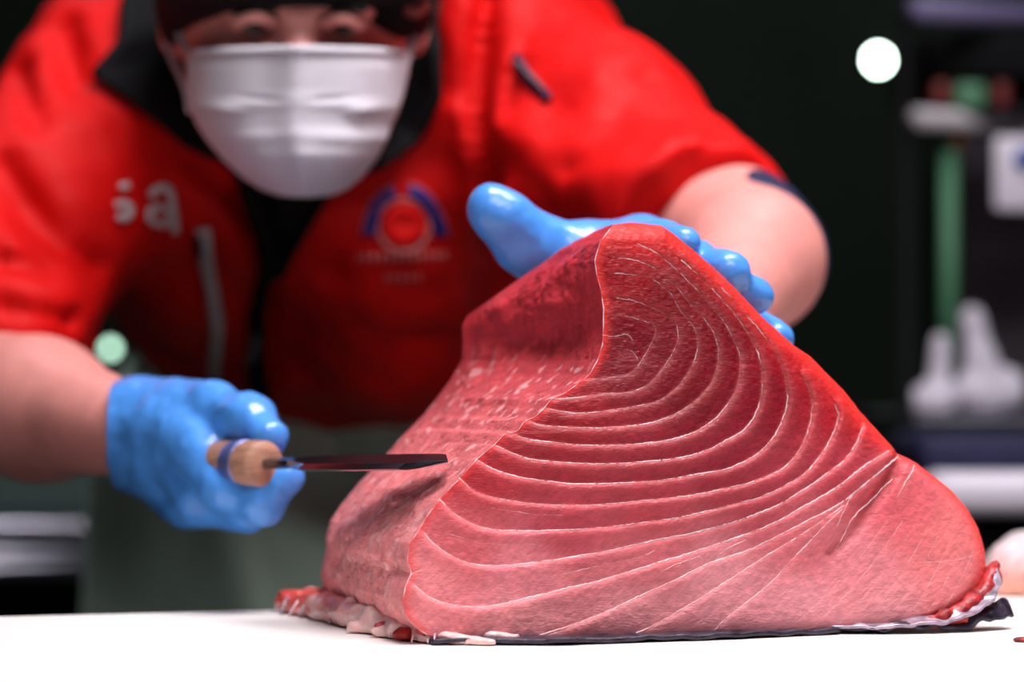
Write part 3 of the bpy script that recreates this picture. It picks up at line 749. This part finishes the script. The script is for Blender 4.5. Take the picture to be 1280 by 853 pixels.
J.cut(cL, aL2, 0.003, lo=P(800, 640, 1.72), hi=P(1200, 150, 1.72) + [0, .35, 0])
J.cut(P(368, 60, 2.05) + [0, 0, 0], (0, 0, 1), lo=(9, 9, 9), hi=(9, 9, 9)) if False else None
J.cap(P(368, 10, 1.99), P(370, 60, 2.12), .105, .085, 0.02, '-')         # neck opening
J.cap(P(372, 110, 1.96), P(368, 40, 2.05), .060, .08, 0.02, '-')
CREASE = [([(610, 0, 1.98), (600, 130, 1.95), (615, 250, 1.95)], .016, .010), ([(690, 20, 2.0), (640, 110, 1.93), (640, 230, 1.92)], .008, .008),
          ([(720, 220, 1.88), (760, 190, 1.87)], .010, .010), ([(745, 255, 1.87), (795, 215, 1.86)], .010, .009), ([(800, 110, 1.9), (770, 160, 1.88), (800, 205, 1.86)], .005, .012),
          ([(840, 215, 1.84), (900, 170, 1.83)], .006, .008), ([(690, 300, 1.9), (715, 230, 1.9)], .010, .012),
          ([(80, 40, 1.98), (110, 150, 1.97), (120, 300, 1.97), (90, 330, 1.97)], .010, .011), ([(0, 210, 1.88), (60, 300, 1.88), (110, 330, 1.9)], .012, .011),
          ([(20, 90, 1.96), (55, 170, 1.92)], .008, .009), ([(0, 330, 1.84), (70, 340, 1.85)], .010, .009), ([(10, 385, 1.83), (95, 400, 1.86)], .007, .007),
          ([(150, 150, 1.99), (140, 220, 1.97), (110, 330, 2.0)], .012, .012), ([(300, 240, 2.0), (328, 330, 2.02), (330, 520, 2.12)], .008, .008),
          ([(420, 330, 2.0), (470, 290, 2.0)], .006, .014), ([(330, 280, 1.99), (240, 200, 1.99)], .006, .01)]
for pts, amp, w in CREASE:
    L = np.array([P(*p) for p in resample(pts, 6.0) if True])
    lo = L.min(0) - .10; hi = L.max(0) + .10
    sl, gg = J.block(lo, hi, 0.0)
    d2 = np.full(gg.shape[:3], 1.0, np.float32)
    for q in L[::3]:
        dx = gg[..., 0] - q[0]; dz = gg[..., 2] - q[2]; dy = (gg[..., 1] - q[1]) * .35
        d2 = np.minimum(d2, dx * dx + dz * dz + dy * dy)
    amp *= 1.5; w *= 1.15
    J.F[sl] += amp * np.exp(-d2 / (w * w)) - 0.5 * amp * np.exp(-d2 / (5 * w * w))
def cloth(p):
    return (0.008 * vnoise(p * np.array([16, 16, 9])) + 0.0065 * vnoise(np.stack([p[:, 0] * 20 + p[:, 2] * 26, p[:, 1] * 18, p[:, 2] * 14 - p[:, 0] * 8], 1) + 5) + 0.0018 * vnoise(p * 70))
J.warp(cloth, 0.05)
jacket = link('jacket', J.mesh('jacket'), M['jacket'], person)
jacket['label'] = 'short-sleeved red work jacket with white marks on the chest'
jt = bvh_of(jacket)

# inner shirt at the neck, black collar lining
I = Field((-0.36, 1.80, 1.0), (0.05, 2.25, 1.32), 0.005)
I.cap(P(368, 60, 2.06), P(354, 230, 2.03), .082, .030, 0.03)
I.cap(P(368, 40, 2.03), P(368, 130, 1.985), .078, .06, 0.02)
link('inner_shirt', I.mesh('inner_shirt'), M['black'], person)
outer = [(348, 345, 1.985), (330, 295, 1.965), (310, 240, 1.95), (285, 205, 1.94), (222, 180, 1.935), (165, 142, 1.945), (122, 104, 1.965), (148, 66, 1.98), (158, 5, 1.995), (180, -40, 2.06), (240, -90, 2.13), (370, -120, 2.17),
         (500, -90, 2.13), (545, -30, 2.06), (560, 50, 2.00), (562, 130, 1.96), (530, 172, 1.94), (480, 208, 1.935), (425, 238, 1.95), (370, 310, 1.965), (348, 348, 1.985)]
inner = [(346, 330, 2.0), (340, 285, 1.99), (328, 230, 1.98), (305, 180, 1.975), (270, 130, 1.975), (255, 105, 1.98), (245, 75, 1.99), (240, 50, 2.0), (240, 20, 2.02), (250, -20, 2.06), (290, -50, 2.10), (370, -60, 2.12),
         (440, -50, 2.10), (480, -20, 2.06), (500, 30, 2.02), (500, 90, 1.99), (480, 140, 1.975), (450, 175, 1.97), (400, 225, 1.975), (362, 290, 1.985), (348, 335, 2.0)]
def drape(p, lift):
    q = on_surface(jt, p[0], p[1], lift) if p[1] > 0 else None
    w = P(*p)
    return q if q is not None and q[1] < w[1] + .02 else w
sheet('collar', [drape(p, .012) for p in outer], [P(*p) for p in inner], 120, 10, M['black'], person, 0.006, 0.002, 40)

rv = [[(a + (b - a) * k / 5, y + (k - 2.5) ** 2 * 0) for k in range(6)] for (a, b, y) in [(300, 415, 215), (305, 402, 232), (312, 390, 250), (320, 378, 275), (330, 367, 300), (336, 358, 325), (341, 352, 345)]]
patch('shirt_front', jt, rv, M['black'], jacket, 0.006, 0.002)
# zip placket, pocket zips, chest marks (all sewn or printed on the jacket)
strip('placket', jt, [(338, 300), (330, 345), (322, 400), (322, 450), (332, 510)], [26, 22, 24, 24, 20], M['black'], jacket, 0.004, 0.004, 6, 4)
strip('zip_pull', jt, [(318, 410), (316, 432), (312, 448)], 9, M['panel'], jacket, 0.008, 0.003, 4)
strip('pocket_zip', jt, [(254, 282), (258, 310), (264, 360), (270, 410), (270, 445), (270, 470)], [20, 17, 16, 16, 15, 13], M['grey'], jacket, 0.004, 0.002, 5)
strip('pocket_zip', jt, [(246, 290), (249, 302), (250, 312)], 9, M['black'], jacket, 0.006, 0.003, 4)
strip('sleeve_zip', jt, [(645, 72), (660, 95), (675, 112), (690, 126)], [16, 13, 12, 10], M['navy'], jacket, 0.004, 0.003, 5)
strip('sleeve_zip_teeth', jt, [(655, 84), (672, 106), (684, 118)], 4, M['panel'], jacket, 0.007, 0.002, 5)
def arc(cx, cy, rx, ry, a0, a1, n=14):
    return [(cx + rx * math.cos(math.radians(a)), cy - ry * math.sin(math.radians(a))) for a in np.linspace(a0, a1, n)]
for a0, a1 in ((84, 4), (176, 104)):
    strip('emblem_arc', jt, arc(505, 298, 44, 58, a0, a1), 17, M['emblem_blue'], jacket, 0.003, 0.0015, 5)
    strip('emblem_outline', jt, arc(505, 298, 54, 68, a0, a1), 2, M['emblem_pale'], jacket, 0.003, 0.0015, 5)
strip('emblem_ring', jt, arc(503, 281, 31, 33, 0, 360, 30), 4, M['emblem_pale'], jacket, 0.003, 0.0015, 5)
rr = [[(503 + r * math.cos(t), 281 + r * math.sin(t)) for t in np.linspace(0, 2 * math.pi, 24)] for r in (2, 10, 19, 28)]
patch('emblem_disc', jt, rr, M['jacket'], jacket, 0.003)
xs_ = 449.0; k = 0
rg = np.random.default_rng(3)
for (x0, x1, yb, hh) in ((449, 560, 322, 11), (481, 527, 346, 10)):
    x = x0
    while x < x1:
        w_ = 5 + 3 * rg.random()
        yy = yb - 0.03 * (x - x0)
        strip('emblem_lettering', jt, [(x, yy - hh / 2), (x + .5, yy), (x, yy + hh / 2)], w_ * .55, M['emblem_pale'], jacket, 0.003, 0.001, 4)
        x += w_ + 3.2
for pts, w_ in [([(150, 230), (152, 238)], 12), ([(140, 258), (150, 255), (158, 263), (152, 273), (142, 270)], 8),
                ([(183, 246), (190, 236), (202, 234), (209, 244), (212, 264), (215, 288)], 9), ([(205, 262), (192, 258), (182, 264), (184, 276), (196, 279), (206, 272)], 8)]:
    strip('chest_mark', jt, pts, w_, M['grey'], jacket, 0.004, 0.0015, 3)
# navy under-sleeve at both openings
fcut = P(938, 326, 1.79)
axl = (P(938, 326, 1.78) - P(905, 300, 1.855)); 
link('inner_cuff', tube_mesh('inner_cuff', [P(908, 298, 1.87), P(922, 310, 1.84), P(938, 322, 1.815), P(944, 326, 1.80)], [.054, .0530, .0505, .0485], 36), M['navy'], person)

# apron
rowsA = 60; colsA = 70; VA = []
for i in range(rowsA):
    t = i / (rowsA - 1)
    z = 1.035 - t * 0.72
    for j in range(colsA):
        s = j / (colsA - 1)
        x = XC - 0.180 - 0.02 * t * 2 + s * (0.43 + 0.04 * t)
        if t < 0.12: x = XC + (x - XC) * (0.72 + 0.28 * t / 0.12)
        y = 2.205 + 0.10 * abs(2 * s - 1) ** 2.2 + 0.05 * t
        y -= 0.022 * math.exp(-((s - 0.18 - 0.55 * t) / 0.07) ** 2) - 0.018 * math.exp(-((s - 0.36 - 0.75 * t) / 0.06) ** 2)
        y -= 0.012 * math.sin(s * 14 - t * 9) * min(1, t * 3)
        VA.append((x, y, z))
VA = np.array(VA)
IA = np.arange(rowsA * colsA).reshape(rowsA, colsA)
FA = np.stack([IA[:-1, :-1], IA[:-1, 1:], IA[1:, 1:], IA[1:, :-1]], -1).reshape(-1, 4)
ap = link('apron', mesh_np('apron', VA, FA), M['apron'], person)
ap['label'] = 'long grey-green waterproof apron'
md = ap.modifiers.new('thickness', 'SOLIDIFY'); md.thickness = 0.003
link('apron_strap', tube_mesh('apron_strap', [P(178, 455, 2.22), P(182, 475, 2.22), P(172, 500, 2.215)], .008, 8, .3), M['apron'], ap)
# trousers and boots, below the table top
T = Field((XC - .3, 2.2, 0.05), (XC + .3, 2.75, 1.06), 0.009)
T.ell((XC, 2.50, 0.93), (.17, .14, .14), 0.05)
for sx in (-1, 1):
    T.cap((XC + sx * .10, 2.48, .88), (XC + sx * .14, 2.40, .50), .085, .065, 0.05); T.cap((XC + sx * .14, 2.40, .50), (XC + sx * .15, 2.46, .12), .065, .05, 0.03)
T.cut((0, 0, 0.16), (0, 0, -1))
link('trousers', T.mesh('trousers'), M['trouser'], person)
for sx in (-1, 1):
    T = Field((XC + sx * .15 - .09, 2.22, -0.02), (XC + sx * .15 + .09, 2.58, 0.34), 0.006)
    T.cap((XC + sx * .15, 2.46, .30), (XC + sx * .15, 2.46, .07), .066, .052, 0.02); T.cap((XC + sx * .15, 2.46, .05), (XC + sx * .15, 2.31, .045), .048, .045, 0.03)
    T.cut((0, 0, 0.004), (0, 0, -1))
    link('boot', T.mesh('boot'), M['boot'], person)

# face mask: pleated sheet from cheek to cheek
nu, nv = 90, 80; VM = []
for i in range(nv):
    v = i / (nv - 1)
    yc = 65 + v * 182
    half = np.interp(v, [0, .12, .3, .45, .6, .75, .88, .96, 1], [138, 140, 135, 127, 114, 96, 74, 54, 36])
    cx = np.interp(v, [0, .5, 1], [373, 368, 381])
    for j in range(nu):
        u = 2 * j / (nu - 1) - 1
        droop = (1 - u * u)
        x = cx + half * u
        y = yc + (8 if v < .02 else 0) * 0 - 4 * (1 - v) * (1 - abs(u)) - 3 * v * v * (1 - droop)
        nose = 0.012 * math.exp(-(u / .20) ** 2) * (1 - .55 * v)
        d = 1.778 + 0.070 * abs(u) ** 3.0 * (1 - 0.35 * v) - nose + 0.030 * max(0, v - .7) ** 1.5 / .16
        for vp, uw in ((.33, .75), (.56, .8)):
            f = (v - vp - 0.03 * abs(u)) * 18
            d -= 0.0018 * math.exp(-f * f) * (f > -3) * (1 + f) * (0.4 + 0.6 * min(1, abs(u) * 2.5))
        d -= 0.004 * math.exp(-((v - .44 + .05 * abs(u)) / .035) ** 2) * math.exp(-((abs(u) - .68) / .16) ** 2)
        d += 0.003 * math.exp(-((v - .335 + .06 * (abs(u) - .3)) / .018) ** 2) * math.exp(-((abs(u) - .33) / .20) ** 2)
        VM.append(P(x, y, d))
IM = np.arange(nu * nv).reshape(nv, nu)
FM = np.stack([IM[:-1, :-1], IM[1:, :-1], IM[1:, 1:], IM[:-1, 1:]], -1).reshape(-1, 4)
mk = link('face_mask', mesh_np('face_mask', np.array(VM), FM), M['mask'], person)
mk['label'] = 'white pleated surgical mask'
md = mk.modifiers.new('thickness', 'SOLIDIFY'); md.thickness = 0.0015
link('mask_hem', tube_mesh('mask_hem', [VM[j] - np.array([0, .001, 0]) for j in range(0, nu, 3)], .0026, 8, .5), M['mask'], mk)
link('ear_loop', tube_mesh('ear_loop', resample([P(240, 78, 1.858), P(228, 50, 1.872), P(218, 25, 1.885), P(208, 10, 1.905), P(203, 35, 1.92)], .004), .0032, 8), M['mask'], mk)
link('ear_loop', tube_mesh('ear_loop', resample([P(508, 78, 1.858), P(516, 50, 1.872), P(522, 25, 1.885), P(530, 10, 1.905), P(534, 35, 1.92)], .004), .0028, 8), M['mask'], mk)
link('ear_loop', tube_mesh('ear_loop', resample([P(238, 140, 1.862), P(232, 110, 1.872), P(214, 70, 1.90), P(206, 45, 1.915)], .004), .0024, 8), M['mask'], mk)

# cap
K = Field((-0.30, 1.70, 1.17), (0.0, 2.08, 1.40), 0.004)
K.ell(P(367, 2, 1.905), (.093, .112, .095), 0.0)
nk = np.array([0.03, -0.10, -1.0])
K.cut(P(365, 5, 1.80), nk, 0.003)
K.ell(P(367, -3, 1.822), (.090, .040, .0070), 0.008, rot=np.array(Matrix.Rotation(math.radians(5), 3, 'X')))
K.ell(P(500, 18, 1.865), (.022, .045, .014), 0.012); K.ell(P(232, 2, 1.865), (.018, .045, .010), 0.012)
cap_ = link('cap', K.mesh('cap'), M['black'], person)
link('cap_badge', lathe_mesh('cap_badge', [(.002, .004), (.007, .0035), (.009, .001), (.009, -.003)], P(519, 6, 1.822), (0.3, -1, 0.1), 18), M['red_led'], cap_)

# gloves
def finger(Fd, pts, rs, k=0.006):
    for a, b, ra, rb in zip(pts[:-1], pts[1:], rs[:-1], rs[1:]): Fd.cap(P(*a), P(*b), ra, rb, k)
G = Field(P(120, 680, 1.5) - [.02, .0, .01], np.array([P(400, 450, 1.6)[0] + .02, 1.80, P(250, 460, 1.65)[2] + .02]), 0.0022)
G.cap(P(128, 538, 1.735), P(178, 541, 1.70), .0290, .0315, 0.01)
G.cap(P(178, 540, 1.70), P(238, 545, 1.66), .0315, .029, 0.012)
G.cap(P(195, 565, 1.71), P(232, 588, 1.68), .028, .028, 0.015)
finger(G, [(205, 512, 1.685), (268, 514, 1.64), (312, 525, 1.61), (336, 546, 1.594)], [.019, .0155, .0138, .0105])
finger(G, [(236, 545, 1.64), (284, 608, 1.60), (330, 626, 1.583), (357, 600, 1.583)], [.0185, .0142, .0122, .0102])
finger(G, [(222, 570, 1.66), (252, 628, 1.63), (312, 638, 1.612), (345, 612, 1.615)], [.018, .0140, .0122, .0105])
finger(G, [(208, 585, 1.69), (235, 630, 1.662), (292, 636, 1.65), (325, 612, 1.65)], [.017, .0135, .0120, .0105])
finger(G, [(196, 588, 1.715), (222, 625, 1.69), (270, 628, 1.685), (300, 605, 1.69)], [.015, .012, .011, .0095])
G.warp(lambda p: 0.0016 * vnoise(p * 60) + 0.0006 * vnoise(p * 180), 0.02)
G.cut(P(137, 540, 1.72), P(137, 540, 1.72) - P(178, 541, 1.70) , 0.002)
g1 = link('glove', G.mesh('glove'), M['glove'], person); g1['label'] = 'blue rubber glove gripping the knife handle'
G = Field(np.array([P(570, 300, 1.47)[0] - .02, 1.46, P(800, 460, 1.5)[2] - .02]), np.array([P(1010, 300, 1.6)[0] + .03, 1.69, P(600, 215, 1.5)[2] + .02]), 0.002)
G.cap(P(885, 428, 1.625), P(860, 378, 1.595), .025, .027, 0.012)
G.cap(P(865, 375, 1.595), P(815, 340, 1.595), .027, .0255, 0.015)
G.cap(P(700, 320, 1.60), P(800, 322, 1.60), .0170, .0235, 0.015)
finger(G, [(740, 325, 1.60), (700, 328, 1.60), (655, 302, 1.59), (628, 271, 1.58), (612, 258, 1.578)], [.018, .0190, .0168, .0138, .0122], .012)
finger(G, [(790, 318, 1.575), (828, 305, 1.54), (855, 305, 1.512)], [.018, .0125, .0098])
finger(G, [(800, 335, 1.58), (868, 334, 1.545), (911, 340, 1.51)], [.018, .0130, .0117])
finger(G, [(830, 355, 1.585), (900, 362, 1.55), (941, 369, 1.52)], [.018, .0125, .0106])
finger(G, [(850, 380, 1.59), (925, 402, 1.56), (971, 424, 1.53)], [.018, .0110, .0095])
G.warp(lambda p: 0.0012 * vnoise(p * 70) + 0.0004 * vnoise(p * 220), 0.02)
g2 = link('glove', G.mesh('glove'), M['glove'], person); g2['label'] = 'blue rubber glove pressed on top of the tuna'

# ------------------------------------------------------------------ knife held in the right hand
h1 = P(331, 580, 1.572); tip = P(560, 577, 1.425)
kd = tip - h1; klen = np.linalg.norm(kd); kd /= klen
h0 = h1 - kd * 0.100
knife = empty('fish_knife', h1, 'long thin steel knife with round wooden handle, tip at the tuna', 'knife')
link('handle', lathe_mesh('handle', [(.006, 0), (.0122, .003), (.0135, .02), (.0136, .06), (.0134, .087), (.0130, .0985), (.0118, .1005), (.006, .101)], h0, kd, 32), M['wood'], knife)
link('ferrule', lathe_mesh('ferrule', [(.0136, .070), (.0141, .071), (.0141, .082), (.0136, .083)], h0, kd, 32), M['ferrule'], knife)
side_v = np.cross(kd, (0, 0, 1.0)); side_v /= np.linalg.norm(side_v); up_v = np.cross(side_v, kd)
wdir = side_v * 0.97 - up_v * 0.20; wdir /= np.linalg.norm(wdir); tdir = np.cross(kd, wdir)
VB = []; FBl = []
prof = [(-.02, .0035, .0025, .0030), (.0, .0035, .0025, .0030), (.03, .004, .004, .0026), (.06, .009, .016, .0024), (.12, .010, .018, .0022), (.16, .010, .017, .0020), (klen - .014, .009, .013, .0018), (klen, .0, .001, .0006)]
for (s, a, b, th) in prof:
    c = h1 + kd * s
    VB += [c - wdir * a + tdir * th, c + wdir * b * .7 + tdir * th * .9, c + wdir * b, c + wdir * b * .7 - tdir * th * .9, c - wdir * a - tdir * th]
for i in range(len(prof) - 1):
    for k in range(5):
        FBl.append((i * 5 + k, i * 5 + (k + 1) % 5, i * 5 + 5 + (k + 1) % 5, i * 5 + 5 + k))
FBl.append((4, 3, 2, 1, 0)); n0 = (len(prof) - 1) * 5; FBl.append(tuple(range(n0, n0 + 5)))
bl = link('blade', mesh_np('blade', VB, FBl), M['blade'], knife, False)

# ------------------------------------------------------------------ other fish on the board, right edge
fp = Field(table_pt(1225, 745) - [.02, .06, .01], table_pt(1225, 745) + [.22, .16, .12], 0.003)
c0 = P(1290, 700, 1.75)
fp.ell(c0 + [0.01, 0, -0.008], (.042, .05, .026), 0.02); fp.ell(c0 + [0.05, .02, 0.0], (.05, .05, .036), 0.02); fp.ell(c0 + [-0.006, -.012, -.022], (.036, .03, .012), 0.01)
fp.warp(lambda p: 0.004 * vnoise(p * 60), 0.03); fp.cut((0, 0, TZ + .001), (0, 0, -1))
mp_ = fp.mesh('fish_piece')
co = np.empty(len(mp_.vertices) * 3, np.float32); mp_.vertices.foreach_get('co', co); co = co.reshape(-1, 3)
kk = smooth01(TZ + .03, TZ + .004, co[:, 2])[:, None]
cf = np.array(srgb(246, 226, 228)[:3]) * (1 - kk) + np.array(srgb(232, 160, 140)[:3]) * kk
ca = mp_.color_attributes.new('meat', 'FLOAT_COLOR', 'POINT'); ca.data.foreach_set('color', np.c_[cf, np.ones(len(cf))].astype(np.float32).ravel())
fpo = link('fish_piece', mp_, M['gristle']); tag(fpo, 'pale pink piece of fish lying behind the tuna at the right edge', 'fish')
sc_ = Field(table_pt(1278, 802) - .02, table_pt(1278, 802) + .02, 0.001); sc_.ell(table_pt(1278, 803) + [0, 0, .001], (.005, .004, .0016), 0); sc_.cut((0, 0, TZ + .0003), (0, 0, -1))
sco = link('fish_scrap', sc_.mesh('fish_scrap'), M['blood']); tag(sco, 'tiny pink scrap of fish on the bare board at right', 'fish scrap')

# ------------------------------------------------------------------ background, left: steel counter
D1 = 2.9
cnt = empty('steel_counter', (P(-150, 700, D1)[0], D1 + .3, 0), 'stainless steel counter with rounded rails behind the apron', 'counter')
def bxp(name, x0, x1, y0, y1, d, depth, mat, parent, bevel=0.004):
    a = P(x0, y1, d); b = P(x1, y0, d)
    return link(name, box_mesh(name, ((a[0] + b[0]) / 2, d + depth / 2, (a[2] + b[2]) / 2), (b[0] - a[0], depth, b[2] - a[2]), 0, bevel), mat, parent, bevel > 0)
bxp('counter_top', -500, 230, 652, 683, D1, .6, M['steel'], cnt, .006)
for yy, rr_ in ((694, .008), (711, .010)):
    link('rail', tube_mesh('rail', [P(-500, yy, D1), P(230, yy, D1)], rr_, 16), M['steel'], cnt)
bxp('lower_panel', -500, 230, 726, 900, D1 + .05, .5, M['black'], cnt)
za = P(0, 900, D1 + .05)[2]
for xx in (-480, 200):
    c = P(xx, 800, D1 + .1); link('leg', box_mesh('leg', (c[0], D1 + .2, za / 2 + .005), (.04, .04, za + .01)), M['steel_dark'], cnt, False)
# dark green bin/cabinet standing on that counter
zc_ = P(0, 652, D1)[2]; zd_ = P(0, 478, D1 + .15)[2]
bin_ = link('storage_crate', box_mesh('storage_crate', (-.55, D1 + .3, (zc_ + zd_) / 2 + .001), (.95, .3, zd_ - zc_), 0, .01), M['darkgreen'])
tag(bin_, 'dark green crate standing on the steel counter', 'crate')
# small lamps far behind
def lamp(name, px, py, d, r, mat, label):
    e = empty(name, P(px, py, d), label, 'lamp')
    link('bulb', lathe_mesh('bulb', [(r * .3, -r), (r * .8, -r * .6), (r, 0), (r * .8, r * .6), (r * .3, r)], P(px, py, d), (0, 0, 1), 16), mat, e)
    link('cable', tube_mesh('cable', [P(px, py, d) + [0, 0, r], P(px, py, d) + [0, .0, 1.2]], .004, 6), M['black'], e)
    link('canopy', lathe_mesh('canopy', [(.03, 0), (.03, .02)], P(px, py, d) + [0, 0, 1.2], (0, 0, 1), 14), M['black'], e)
lamp('pendant_lamp', 1098, 75, 6.0, .012, M['lamp'], 'glowing greenish white lamp in the dark at upper right')
lamp('pendant_lamp', 138, 436, 3.55, .007, M['lamp_dim'], 'small pale green lamp seen between right arm and red jacket')

# ------------------------------------------------------------------ background, right: steel rack with things on it
D2 = 2.75
rack = empty('steel_rack', (P(1230, 500, D2)[0], D2 + .25, 0), 'blurred steel rack in the dark behind the tuna, right side', 'rack')
def barp(name, p0, p1, r, mat, parent): return link(name, tube_mesh(name, [p0, p1], r, 14), mat, parent)
barp('rail', P(1144, 11, D2), P(1420, 28, D2 + .3), .0115, M['lilac'], rack)
barp('rail', P(1144, 148, D2), P(1420, 158, D2 + .2), .0105, M['grey'], rack)
zt = P(1144, 11, D2)[2]
for (px_, dd) in ((1136, D2), (1400, D2 + .25), (1168, D2 + .5)):
    x_ = P(px_, 300, dd)[0]
    link('post', tube_mesh('post', [(x_, dd + .02, 0.002), (x_, dd + .02, zt)], .007, 12), M['black'], rack)
bxp('shelf_board', 1140, 1420, 519, 536, D2, .5, M['steel_dark'], rack)
bxp('back_panel', 1200, 1420, 170, 519, D2 + .5, .02, M['panel'], rack, 0)
bxp('equipment_panel', 1165, 1420, 36, 98, D2 + .1, .3, M['black'], rack)
for (x0, x1, y0, y1, mt, nm, lb) in [(1168, 1188, 102, 116, 'red_led', 'small_box', 'small red box on the rack between its two rails'), (1196, 1232, 104, 120, 'green', 'small_box', 'small green box between two red ones on the rack'), (1244, 1262, 103, 118, 'red_led', 'small_box', 'red box on the rack near the right image edge')]:
    o = bxp(nm, x0, x1, y0, y1 + 16, D2 + .06, .05, M[mt], None, .003); tag(o, lb, 'box', 'boxes on the rack')
bxp('shelf_board', 1150, 1420, 134, 144, D2 + .03, .16, M['steel_dark'], rack)
gp = barp('green_pole', P(1186, 186, D2 + .06), P(1186, 519, D2 + .06), .0085, M['green'], None); tag(gp, 'upright green pole at the rack beside the white sign', 'pole')
am = bxp('amber_clip', 1192, 1206, 166, 182, D2 + .055, .02, M['amber'], rack, .003)
sg = empty('sign', P(1268, 262, D2 - .02), 'white sign with a blue mark hanging from the rack', 'sign')
bxp('sign_board', 1244, 1330, 170, 262, D2 - .02, .008, M['white'], sg, .004)
link('printed_mark', lathe_mesh('printed_mark', [(.002, .002), (.012, .0015), (.012, -.001)], P(1283, 199, D2 - .0215), (0, -1, 0), 20), M['blue_print'], sg)
# two white moulded objects standing on the rack shelf
zsh = P(1200, 519, D2)[2] + .0005
def white_thing(name, prims, label):
    pts = np.array([P(a, b, D2 + .03) for (a, b, *_r) in prims] + [P(c[2], c[3], D2 + .03) for c in prims])
    w = Field(pts.min(0) - .05, pts.max(0) + .05, 0.003)
    for (x, y, x2, y2, r1, r2) in prims: w.cap(P(x, y, D2 + .03), P(x2, y2, D2 + .03), r1, r2, 0.012)
    w.cut((0, 0, zsh), (0, 0, -1))
    o = link(name, w.mesh(name), M['white']); tag(o, label, 'utensil', 'white utensils on the rack')
white_thing('white_scoop', [(1176, 428, 1172, 500, .009, .012), (1160, 500, 1176, 500, .015, .017), (1150, 502, 1165, 503, .011, .014)], 'smaller white plastic utensil with upright handle on the rack, left one')
white_thing('white_scoop', [(1215, 398, 1226, 450, .012, .014), (1226, 450, 1232, 500, .014, .016), (1216, 490, 1262, 492, .020, .016), (1232, 466, 1265, 475, .010, .010)], 'larger white plastic utensil with leaning handle on the rack, right one')
# second table with a white edge, below the rack
st = empty('side_table', (P(1330, 600, 2.35)[0], 2.6, 0), 'white topped side table behind the right end of the tuna', 'table')
bxp('tabletop', 1168, 1600, 592, 648, 2.35, .36, M['white'], st, .012)
bxp('apron_rail', 1180, 1590, 648, 690, 2.38, .30, M['black'], st)
zb = P(1300, 690, 2.38)[2]
for xx in (1190, 1580):
    for dd in (2.40, 2.64):
        c = P(xx, 700, 2.40); link('leg', box_mesh('leg', (c[0] + .01, dd, zb / 2), (.035, .035, zb), 0, .003), M['steel_dark'], st, False)
bxt = bxp('dark_tray', 1150, 1420, 545, 592, 2.42, .2, M['navy'], None, .008); tag(bxt, 'dark blue tray standing on the white side table', 'tray')
